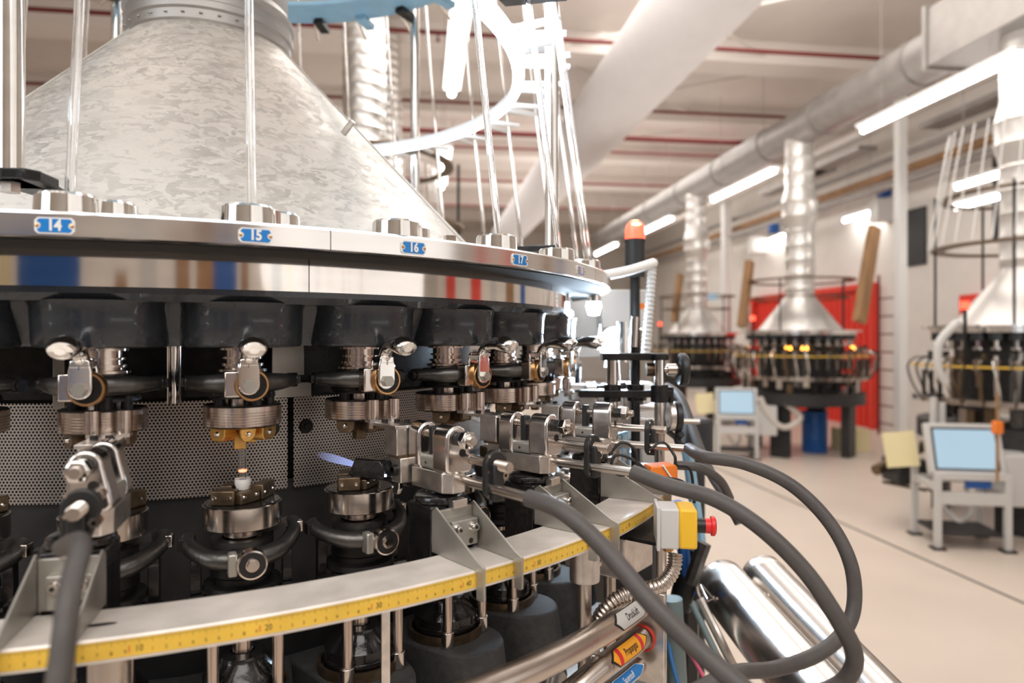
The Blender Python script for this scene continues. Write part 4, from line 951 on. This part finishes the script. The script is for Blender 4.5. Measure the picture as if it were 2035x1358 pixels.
hose('rubber_hose', [(1325, 768, 1.5), (1352, 790, 1.45), (1372, 840, 1.4), (1390, 890, 1.35), (1412, 940, 1.3), (1440, 985, 1.25), (1470, 1040, 1.22)], .0095, 'rubber', 'dark hose arching down behind the black handwheel', grp='dark hoses behind the forming tools')
hose('rubber_hose', [(1340, 925, 1.12), (1390, 930, 1.12), (1430, 955, 1.14), (1450, 990, 1.18)], .0075, 'rubber', 'dark hose crossing behind the yellow switch box', grp='dark hoses behind the forming tools')
hose('cable', [(1290, 895, 1.02), (1318, 880, 1.02), (1340, 905, 1.0), (1345, 925, 1.0), (1372, 935, 1.0), (1380, 1000, 1.0)], .0022, 'nylon', 'thin black cable looping beside the orange box', cat='cable')
hose('cable', [(1210, 905, .97), (1235, 880, .97), (1262, 895, .97), (1262, 930, .97), (1235, 945, .97), (1215, 930, .97), (1225, 905, .97), (1260, 915, .97), (1300, 945, .97), (1350, 955, .97), (1375, 972, .97)], .0022, 'nylon', 'coiled thin black cable left of the orange box', cat='cable')
hose('air_hose', [(1322, 1248, 1.3), (1345, 1265, 1.27), (1372, 1300, 1.24), (1395, 1340, 1.2), (1415, 1380, 1.18)], .0036, 'pink', 'thin pink air hose near the bottom, right of the pipe labels')
hose('air_hose', [(1318, 1180, 1.3), (1325, 1240, 1.3), (1332, 1300, 1.28), (1350, 1370, 1.25)], .004, 'bluehose', 'thin blue air hose behind the pink one')
# left stray flame of station 16
def flame(p, qq, r, lab):
    T = Matrix.Translation(p) @ (qq-p).to_track_quat('Z', 'Y').to_matrix().to_4x4(); L_ = (qq-p).length; mb = MB(); n = 16; m_ = 14; vs = []; fs = []; uv = []
    for i in range(m_+1):
        s = i/m_; rr = r*(.35+1.3*s)*(1-s**4*.8)
        for j in range(n): vs.append((rr*cos(2*pi*j/n), rr*sin(2*pi*j/n), L_*s))
    for i in range(m_):
        for j in range(n):
            fs.append((i*n+j, i*n+(j+1) % n, (i+1)*n+(j+1) % n, (i+1)*n+j)); uv.append([(i/m_, 0), (i/m_, 0), ((i+1)/m_, 0), ((i+1)/m_, 0)])
    mb.add(vs, fs, T, uv); o = obj('gas_flame', mb, 'flame'); o.visible_shadow = True; return tag(o, lab, 'flame')
flame(px(728, 930, .90), px(628, 902, .92), .0052, 'pale blue jet of gas flame above the lower chuck of station 16')
b = MB(); b.prism([(-.028, -.010), (-.020, .012), (.016, .012), (.026, .0), (.02, -.012), (-.02, -.014)], px(742, 930, .90), (1, -.25, -.05), (.0, .1, 1), .03)
b.rod(px(745, 935, .9), px(815, 960, .86), .006); tag(obj('burner_nozzle', b, 'oily', bevel=.002), 'oily black burner nozzle giving the blue flame', 'burner')
sp = MB(); sp.cyl((0, 0, 0), .0014, .003, n=10); tag(obj('pilot_spark', sp, 'flameblue', loc=px(766, 948, .87)), 'tiny blue white spark at the burner nozzle', 'spark')

# ------------------------------------------------------------------ rail supports and pipes below the rail
def support(x, zt, zb, r, pr, lab, bolts=True, Rr=.94, m='alu'):
    a = seam_az(x, Rr); t = thing('rail_support', lab, 'support', on(a, Rr, -1.0), a, 'round supports under the scale rail')
    O = q(0, Rr, -1.0)
    obj('clamp_sleeve', MB().cyl(q(0, Rr, zb), r, zt-zb, n=36), m, t, org=O, bevel=.001)
    obj('post', MB().cyl(q(0, Rr, -1.0), pr, 1.0+zb, n=28), 'inox', t, org=O)
    if bolts:
        for zz in (-.277, -.301): obj('clamp_bolt', MB().cyl(q(r+.000, Rr, zz), .0060, .007, 'x', 6).cyl(q(r+.009, Rr, zz), .0060, .006, 'x', 6), 'steel', t, org=O, bevel=.0005)
support(1162, -.2625, -.315, .0195, .0090, 'grey clamp sleeve with two hex bolts under the rail, second bracket side')
support(1212, -.2625, -.315, .0150, .009, 'narrower grey sleeve just right of the sleeve with hex bolts', False, .915)
support(218, -.2625, -.266, .0175, .0165, 'pale round post under the rail near the left corner', False)
support(1317, -.2625, -.315, .0150, .014, 'grey post under the rail left of the yellow switch box', False)
gb = MB(); p_ = px(766, 1190, .80); gb.box(p_-Vector((0, 0, .10)), (.011, .003, .20), rz=.6)
tag(obj('graduated_bar', gb, 'alu', bevel=.0005), 'narrow flat metal bar with scale between the rods below the rail', 'bar')
# ledge, frame and manifold pipes
tag(obj('base_ledge', ringseg([(.80, -.545), (.862, -.545), (.862, -.56), (.80, -.56)], .2, 1.5, 60), 'rail', loc=(CX, CY, EYE)), 'curved bare metal ledge at the foot of the dark castings', 'ledge')
fb = MB(); fb.box(px(1210, 1085, 1.02), (.09, .10, .06), rz=.9); tag(obj('frame_bracket', fb, 'alu', bevel=.003), 'pale metal frame block behind the clamp sleeve and the hose', 'frame')
fb = MB(); fb.box(px(1255, 1085, 1.0)+Vector((0, 0, .026)), (.10, .13, .006), rz=.9); tag(obj('frame_plate', fb, 'black', bevel=.001), 'black plate behind the hose left of the switch box', 'plate')
def ringpipe(R, z0, x0a, x1a, r, m, lab, tail=None):
    a0, a1 = x0a, x1a; P = [on(a0+(a1-a0)*k/14, R, z0) for k in range(15)]
    if tail: P = tail+P
    t = thing('manifold_pipe', lab, 'pipe', on(a1, R, z0), 0, 'curved stainless gas pipes')
    c = on(a1, R, z0); obj('pipe', MB().tube([p-c for p in P], r, 24, 4), m, t)
    return t, c
xa = lambda x, R: seam_az(x, R)
def sticker(t, c, R, z0, r, ac, half, cols, txt, tcol, phi0=.62, hw=.66, tsz=.0125):
    rp = r+.0008
    def P(u, v, d=0):   # u along the pipe (m), v angle round the pipe
        a = ac+u/R; ph = phi0+v; rr = rp+d
        p = Vector((CX+(R+rr*cos(ph))*sin(a), CY-(R+rr*cos(ph))*cos(a), EYE+z0+rr*sin(ph))); return p-c
    def strip(u0, u1, f0, f1, d):
        mb = MB(); vs = []; fs = []; n = 8; m_ = 8
        for i in range(n+1):
            s = i/n; u = u0+(u1-u0)*s; w = f0+(f1-f0)*s
            for j in range(m_+1): vs.append(tuple(P(u, w*(2*j/m_-1), d)))
        for i in range(n):
            for j in range(m_): fs.append((i*(m_+1)+j, (i+1)*(m_+1)+j, (i+1)*(m_+1)+j+1, i*(m_+1)+j+1))
        return mb.add(vs, fs)
    k = half; bl = MB()
    for args in ((-k-.014, -k, .03, hw+.10, 0), (-k, k, hw+.10, hw+.10, 0), (k, k+.014, hw+.10, .03, 0)): s = strip(*args); bl.add(s.v, s.f)
    o = obj('label_outline', bl, 'ink' if cols[0] != 'blue' else 'white', t)
    for (u0, u1, f0, f1, m) in ((-k-.011, -k+.001, .02, hw, cols[1]), (-k+.001, -k+.009, hw, hw, cols[2]), (-k+.009, k-.009, hw, hw, cols[0]), (k-.009, k-.001, hw, hw, cols[2]), (k-.001, k+.011, hw, .02, cols[1])):
        s = strip(u0, u1, f0, f1, .0004); obj('label_field', s, m, o)
    tx = MB().text(txt, None, tsz, bend=lambda v: tuple(P(v[0], v[1]/rp, .0009)), squeeze=.62, bold=.0001)
    obj('lettering', tx, tcol, o, label='lettering reading '+txt)
R1, Z1 = .985, -.360
a_end = xa(1272, R1)
t, c = ringpipe(R1, Z1, -.1, a_end, .0155, 'inox', 'thick curved stainless pipe with grey arrow label reading Druckluft')
M['labelgrey'] = mat('label_grey', (.50, .49, .47), 0, .4); M['labelorange'] = mat('label_orange', (.85, .36, .02), 0, .4); M['labelred'] = mat('label_red', (.62, .03, .03), 0, .4)
sticker(t, c, R1, Z1, .0155, xa(1238, R1), .028, ('labelgrey', 'labelgrey', 'labelgrey'), 'Druckluft', 'ink')
Z2 = -.403
a2 = xa(1272, R1)
t, c = ringpipe(R1, Z2, xa(1190, R1), a2, .0150, 'inox', 'shorter bent stainless pipe with orange and red arrow label reading Propangas',
                tail=[on(xa(1200, R1)+.02, .90, Z2-.05), on(xa(1190, R1)-.03, .93, Z2-.045), on(xa(1180, R1)-.04, .97, Z2-.02)])
sticker(t, c, R1, Z2, .0150, xa(1236, R1), .032, ('labelorange', 'labelorange', 'labelred'), 'Propangas', 'ink')
Z3 = -.437
t, c = ringpipe(R1+.002, Z3, xa(1150, R1), xa(1268, R1), .0105, 'inox', 'thin stainless pipe with blue arrow label reading Sauerstoff')
sticker(t, c, R1+.002, Z3, .0105, xa(1234, R1), .030, ('blue', 'blue', 'blue'), 'Sauerstoff', 'white', tsz=.0105)
t = thing('pipe_end_plate', 'pale vertical plate closing the ends of the labelled pipes', 'plate', on(a_end+.010, R1, -.45), a_end)
obj('plate', MB().box((.004, -.004, .045), (.007, .052, .125)), 'alu', t, bevel=.001)
for z in (.098, .05): obj('red_gasket', MB().lathe([(.0155, 0), (.0175, 0), (.0175, .002), (.0155, .002), (.0155, 0)], (-.002, 0, z-.007), 'x', 24), 'reddoor', t)
tag(obj('frame_upright', MB().box(px(1262, 1330, 1.12)-Vector((0, 0, .06)), (.05, .05, .26)), 'ledge', bevel=.002), 'blue grey painted upright behind the pipe labels', 'frame')
# corrugated conduit
P = [px(1342, 1100, .945), px(1338, 1132, .94), px(1315, 1162, .925), px(1275, 1174, .91), px(1235, 1186, .90), px(1203, 1212, .90), px(1184, 1248, .91), px(1177, 1290, .93)]
Q_ = spline(P, 40); nQ = len(Q_)
tag(obj('corrugated_conduit', MB().tube(Q_, lambda s: .0096+.0010*sin(s*nQ*2*pi/8.0), 18, 1), 'inox', ang=80), 'ribbed grey metal conduit hanging from the yellow switch box', 'conduit')
# emergency stop switch box
eb = px(1348, 1044, .93); t = thing('emergency_stop_box', 'grey and yellow switch box with a red mushroom button', 'switch box', eb-Vector((.004, 0, .026)), -.12); t.scale = (.80, .80, .80)
obj('grey_housing', MB().box((-.013, 0, .033), (.032, .062, .067)), 'grey', t, bevel=.003)
obj('mounting_flange', MB().box((-.031, 0, .033), (.006, .068, .072)), 'grey', t, bevel=.001)
obj('yellow_cover', MB().box((.0175, 0, .0335), (.030, .064, .066)), 'estopy', t, bevel=.004)
obj('button_collar', MB().lathe([(1e-4, 0), (.0125, 0), (.0125, .017), (1e-4, .017)], (.032, 0, .033), 'x', 28), 'nylon', t)
obj('mushroom_button', MB().lathe([(1e-4, 0), (.0125, 0), (.0128, .009), (.0165, .010), (.0168, .015), (.0135, .0175), (1e-4, .0182)], (.049, 0, .033), 'x', 36), 'red', t)
obj('cable_gland', MB().cyl((-.012, 0, -.012), .009, .012, n=6), 'copper', t, bevel=.0008)
t = thing('cable_connector', 'orange plastic connector box tied with a white cable tie behind the second forming tool', 'connector', px(1308, 935, 1.0)-Vector((0, 0, .014)), .2)
b = MB(); b.prism([(-.024, 0), (-.016, .022), (.020, .024), (.024, .020), (.024, 0)], (0, 0, .0), (1, 0, 0), (0, 0, 1), .03); obj('housing', b, 'orange', t, bevel=.0015)
tie = MB(); tie.rod((0, -.017, .024), (.02, -.017, -.004), .0014); obj('cable_tie', tie, 'white', t)

# ------------------------------------------------------------------ black post clamp with handwheel, right of the chucks
Y = 1.22; s_ = Y/F
t = thing('post_clamp', 'three upright posts joined by black clamp plates, with a black handwheel', 'clamp', px(1262, 960, Y))
bz = px(1262, 960, Y)
def rel(x, y, dy=0): return px(x, y, Y)-bz+Vector((0, dy, 0))
def vrod(x, y0_, y1_, r, dy=0): return MB().rod(rel(x, y1_, dy), rel(x, y0_, dy), r*s_, 24)
obj('post', vrod(1217, 712, 960, 11), 'steel', t); obj('post', vrod(1265, 690, 960, 9, .01), 'black', t); obj('post', vrod(1307, 712, 960, 10, -.015), 'chrome', t)
for yy, x0_, x1_, nm in ((709, 1195, 1325, 'top_plate'), (782, 1150, 1332, 'middle_plate')):
    b = MB(); b.box(rel((x0_+x1_)/2, yy), ((x1_-x0_)*s_, .034, 14*s_))
    for x, dy in ((1217, 0), (1265, .01), (1307, -.015)): b.cyl(rel(x, yy+(16 if nm[0] == 'm' else 6), dy), 17*s_, (34 if nm[0] == 'm' else 12)*s_)
    obj(nm, b, 'black', t, bevel=.0015)
hw = MB(); hw.lathe([(.020, 0), (.026, -.004), (.030, 0), (.030, .008), (.026, .012), (.020, .008), (.020, 0)], rel(1352, 735, 0), 'x', 40); hw.cyl(rel(1352, 735), .022, .007, 'x'); h_ = obj('handwheel', hw, 'nylon', t)
hb = MB(); hb.cyl(rel(1326, 735), .011, .022, 'x'); hb.cyl(rel(1310, 735), .006, .04, 'x'); obj('wheel_hub', hb, 'steel', t)
kn = MB(); kn.cyl(rel(1284, 735), .012, .02, 'x'); obj('side_knob', kn, 'bronze', t)
dl = MB(); dl.cyl(rel(1328, 828), .026, .010, 'x', 36); obj('round_holder', dl, 'alu', t, bevel=.001); dl = MB(); dl.cyl(rel(1341, 828), .027, .010, 'x', 36); obj('black_disc', dl, 'nylon', t, bevel=.001)
pk = MB(); pk.rod(rel(1332, 770), rel(1332, 800), .006); obj('pin', pk, 'black', t)
st = MB()
for k in range(5): a = k*2*pi/5; st.rod(rel(1345, 872), rel(1345, 872)+Vector((.3, cos(a), sin(a))).normalized()*.017, .006)
st.rod(rel(1318, 850), rel(1345, 872), .005); obj('star_knob', st, 'nylon', t)
ft = MB(); ft.box(rel(1262, 965), (.12, .06, .03)); obj('foot', ft, 'alu', t, bevel=.002)
# beacon with its pole, white handle pipe and hose, control box
t = thing('signal_beacon', 'lit red signal beacon on a black pole beside the end of the deck', 'beacon', px(1262, 700, 1.65))
s2 = 1.65/F
obj('black_body', MB().cyl((0, 0, (700-552)*s2), 20*s2, 76*s2, n=32), 'nylon', t)
obj('red_dome', MB().lathe([(19.5*s2, 0), (19.5*s2, 20*s2), (17*s2, 31*s2), (10*s2, 38*s2), (1e-4, 40*s2)], (0, 0, (700-478)*s2), n=32), 'beaconred', t, label='glowing red dome')
obj('bulb', MB().lathe([(6*s2, 0), (17.3*s2, 22*s2), (16*s2, 30*s2), (7*s2, 38.2*s2), (1e-4, 39.5*s2)], (0, -.0016, (700-478)*s2+.0012), n=24), 'beaconhot', t, label='bright orange core')
obj('collar', MB().cyl((0, 0, (700-482)*s2), 21*s2, 5*s2, n=32), 'nylon', t)
obj('pole', MB().cyl((0, 0, -.1), 10*s2, .1+150*s2, n=20), 'black', t)
t = thing('handle_pipe', 'white rounded pipe reaching out from the deck to a ribbed hose', 'pipe', px(1297, 525, 1.5)); bz = px(1297, 525, 1.5)
obj('pipe', MB().tube([px(1195, 549, 1.42)-bz, px(1250, 538, 1.46)-bz, px(1298, 523, 1.5)-bz], 9.5*1.5/F, 20, 6), 'white', t)
obj('end_cap', MB().lathe([(1e-4, -.011), (.008, -.008), (.011, 0), (.008, .008), (1e-4, .011)], (0.001, 0, .002)), 'white', t)
hh = [Vector((-.001, 0, -.01))+Vector((-.0135*k/12, 0, -.0155*k)) for k in range(13)]; hh = spline(hh, 8)
obj('ribbed_hose', MB().tube(hh, lambda s: .0098+.0012*sin(s*len(hh)*2*pi/5), 16, 1), 'grey', t)
t = thing('control_box', 'pale grey control box with an orange mark behind the deck end', 'box', px(1238, 655, 1.75)); s3 = 1.75/F
obj('housing', MB().box((0, 0, 39*s3), (94*s3, .08, 76*s3)), 'beige', t, bevel=.004)
obj('orange_mark', MB().cyl((32*s3, -.0405, 45*s3), .0001+6*s3, .001, 'y', 20), 'orange', t)
obj('back_plate', MB().box((-40*s3, .045, 10*s3), (120*s3, .01, 130*s3)), 'beige', t)
tag(obj('steel_standpipe', MB().rod(px(1238, 720, 1.5), px(1238, 640, 1.5), .013), 'chrome'), 'short shiny standpipe left of the beacon pole', 'pipe')
tag(obj('steel_standpipe', MB().rod(px(1258, 720, 1.4), px(1262, 630, 1.4), .008), 'steel'), 'thin shiny standpipe by the black clamp top', 'pipe')
# blue-white work lamp and burner jets at the right end of the machine
t = thing('work_lamp', 'glaring blue white work lamp at the right end of the chucks', 'lamp', px(1222, 700, 1.62)); bz = px(1222, 700, 1.62)
T = Matrix.Translation((0, 0, .02)) @ Vector((-.62, -1, .1)).to_track_quat('Z', 'Y').to_matrix().to_4x4()
obj('lamp_body', MB().lathe([(1e-4, -.02), (.036, -.018), (.040, 0), (.040, .003)], T=T, n=32), 'alu', t)
obj('lamp_face', MB().lathe([(1e-4, .001), (.038, .001)], T=T, n=32), 'ledhot', t, label='glowing lamp face')
obj('arm', MB().rod((0, 0, 0), (.02, .02, -.22), .008), 'alu', t)
t = thing('work_lamp', 'smaller blue white lamp hanging under the end of the deck', 'lamp', px(1180, 600, 1.45))
obj('lamp_face', MB().lathe([(1e-4, -.03), (.012, -.028), (.017, -.01), (.015, .0)], n=24), 'ledhot', t); obj('lamp_arm', MB().rod((0, 0, 0), (0, 0, .05), .014), 'chrome', t)  # added glowing piece where a bracket looks bright
for i, (x, y0_, y1_, Yd) in enumerate(((1190, 645, 690, 1.5), (1228, 650, 692, 1.5), (1245, 655, 700, 1.52), (1205, 690, 730, 1.5))):
    tag(obj('pilot_flame', MB().rod(px(x, y1_, Yd), px(x+3, y0_, Yd), .005, 10, .0015), 'flameblue'), 'slim blue white burner flame near the work lamp', 'flame', 'slim burner flames by the work lamp')
cl = [MB(), MB(), MB()]
rn = random.Random(3)
for i in range(46):
    x, y, Yd = rn.uniform(1085, 1300), rn.uniform(745, 905), rn.uniform(1.35, 1.8)
    p = px(x, y, Yd); w = rn.uniform(.012, .032)
    b = MB(); k = i % 4
    if k == 0: b.box(p, (w, w, w*1.2), rz=rn.uniform(0, 2))
    elif k == 1: b.rod(p-Vector((w, 0, .003)), p+Vector((w, .01, .003)), w*.25)
    elif k == 2: b.cyl(p, w*.6, w)
    else: b.rod(p-Vector((0, 0, w*1.4)), p+Vector((.004, 0, w*1.4)), w*.22)
    b.rod(p, Vector((p.x, p.y, EYE-.34)), .0028, 8)
    tag(obj('burner_fitting', b, ['alu', 'chrome', 'white', 'black', 'steel', 'skyblue'][i % 6], bevel=.0012), 'small out of focus metal fitting in the bright cluster behind the forming tools', 'fitting', 'fittings of the far forming tools')
for m, lab in ((19.6, 'forming tool behind the black post clamp'), (21.0, 'far forming tool seen through the gap under the deck')):
    forming_tool(AZ(m), lab, 0)
for i, (x, y, Yd, w, h) in enumerate(((1230, 850, 1.6, .16, .05), (1150, 790, 1.75, .14, .07), (1290, 870, 1.5, .05, .14), (1250, 780, 1.7, .12, .05))):
    tag(obj('machine_housing', MB().box(px(x, y, Yd), (w, .05, h)), 'white' if i % 2 else 'beige', bevel=.006), ['long pale housing low behind the post clamp', 'pale housing left of the post clamp', 'upright pale housing right of the post clamp', 'pale housing behind the middle clamp plate'][i], 'housing', 'pale housings behind the post clamp')
# dark structure below and behind the switch box
for i, (p0, p1, r, m, lab) in enumerate((((1375, 1090, 1.35), (1350, 1210, 1.35), .022, 'black', 'dark bar slanting behind the switch box'), ((1400, 1080, 1.3), (1372, 1160, 1.3), .014, 'iron', 'dark link below the red button'),
        ((1335, 1190, 1.3), (1345, 1370, 1.3), .02, 'ledge', 'blue grey post below the conduit'), ((1360, 1200, 1.4), (1360, 1370, 1.4), .03, 'darkframe', 'dark post right of the pipe labels'), ((1318, 1240, 1.2), (1318, 1370, 1.2), .006, 'alu', 'slim bright post with bolts right of the pipe labels'),
        ((1365, 890, 1.4), (1392, 1080, 1.4), .012, 'skyblue', 'light blue strut behind the hoses'), ((1345, 1000, 1.3), (1370, 1180, 1.35), .012, 'bluedrum', 'blue bar behind the switch box'), ((1390, 1190, 1.25), (1460, 1330, 1.2), .008, 'alu', 'thin slanting rail left of the two cylinders'), ((1375, 1200, 1.25), (1440, 1335, 1.2), .006, 'ledge', 'thin blue grey rail beside the cylinders'))):
    tag(obj('frame_bar', MB().rod(px(*p0), px(*p1), r, 8 if i % 2 else 20), m), lab, 'frame bar', 'frame bars behind the switch box')
tag(obj('lower_cabinet', ringseg([(.86, -.33), (.935, -.33), (.935, -1.3), (.86, -1.3)], 1.24, 1.95, 30), 'darkframe', loc=(CX, CY, EYE)), 'dark curved cabinet wall below the right end of the rail', 'cabinet')
b = MB(); b.box(px(1385, 870, 1.75), (.07, .06, .10)); b.rod(px(1385, 870, 1.75), Vector((px(1385, 870, 1.75).x, 1.75, 0)), .02); tag(obj('motor', b, 'darkframe', bevel=.01), 'dark motor block behind the dark hose', 'motor')
# two polished cylinders at the lower right
for i, (p0, p1, r0, lab) in enumerate((((1432, 1160, 1.40), (1650, 1420, .98), .052, 'left of two slanting polished metal cylinders at lower right'), ((1512, 1142, 1.45), (1772, 1420, 1.06), .047, 'right of two slanting polished metal cylinders at lower right'))):
    p, p2 = px(*p0), px(*p1); t = thing('polished_cylinder', lab, 'cylinder', p, 0, 'two polished cylinders'); d = p2-p
    T = d.to_track_quat('Z', 'Y').to_matrix().to_4x4(); L_ = d.length
    obj('shell', MB().lathe([(1e-4, -.004), (r0*.90, -.004), (r0, .004), (r0, .030), (r0*.985, .032), (r0*.985, L_), (1e-4, L_)], T=T, n=56), 'satin', t)
    obj('latch', MB().rod(T @ Vector((-r0*1.0, .01, .03)), T @ Vector((-r0*1.15, .01, .09)), .003).rod(T @ Vector((-r0*1.15, .01, .09)), T @ Vector((-r0, .02, .10)), .003), 'steel', t)
# lights given by the lamps of this corner
area('work_light', px(1215, 668, 1.55), (.08, .08), 4.0, (.66, .82, 1.0), px(900, 860, .95))
area('work_light', px(1240, 720, 1.9), (.10, .10), 7.0, (.66, .82, 1.0), px(1180, 860, 1.0))
area('under_ring_light', Vector((CX, CY, EYE+.55))+Vector((.66, -.1, 0)), (.3, .3), 2.5, (.70, .84, 1.0), (CX+1.1, CY-.1, EYE+.5))
l = bpy.data.lights.new('guard_lamp', 'AREA'); l.size = .06; l.energy = .5; l.color = (.75, .87, 1)
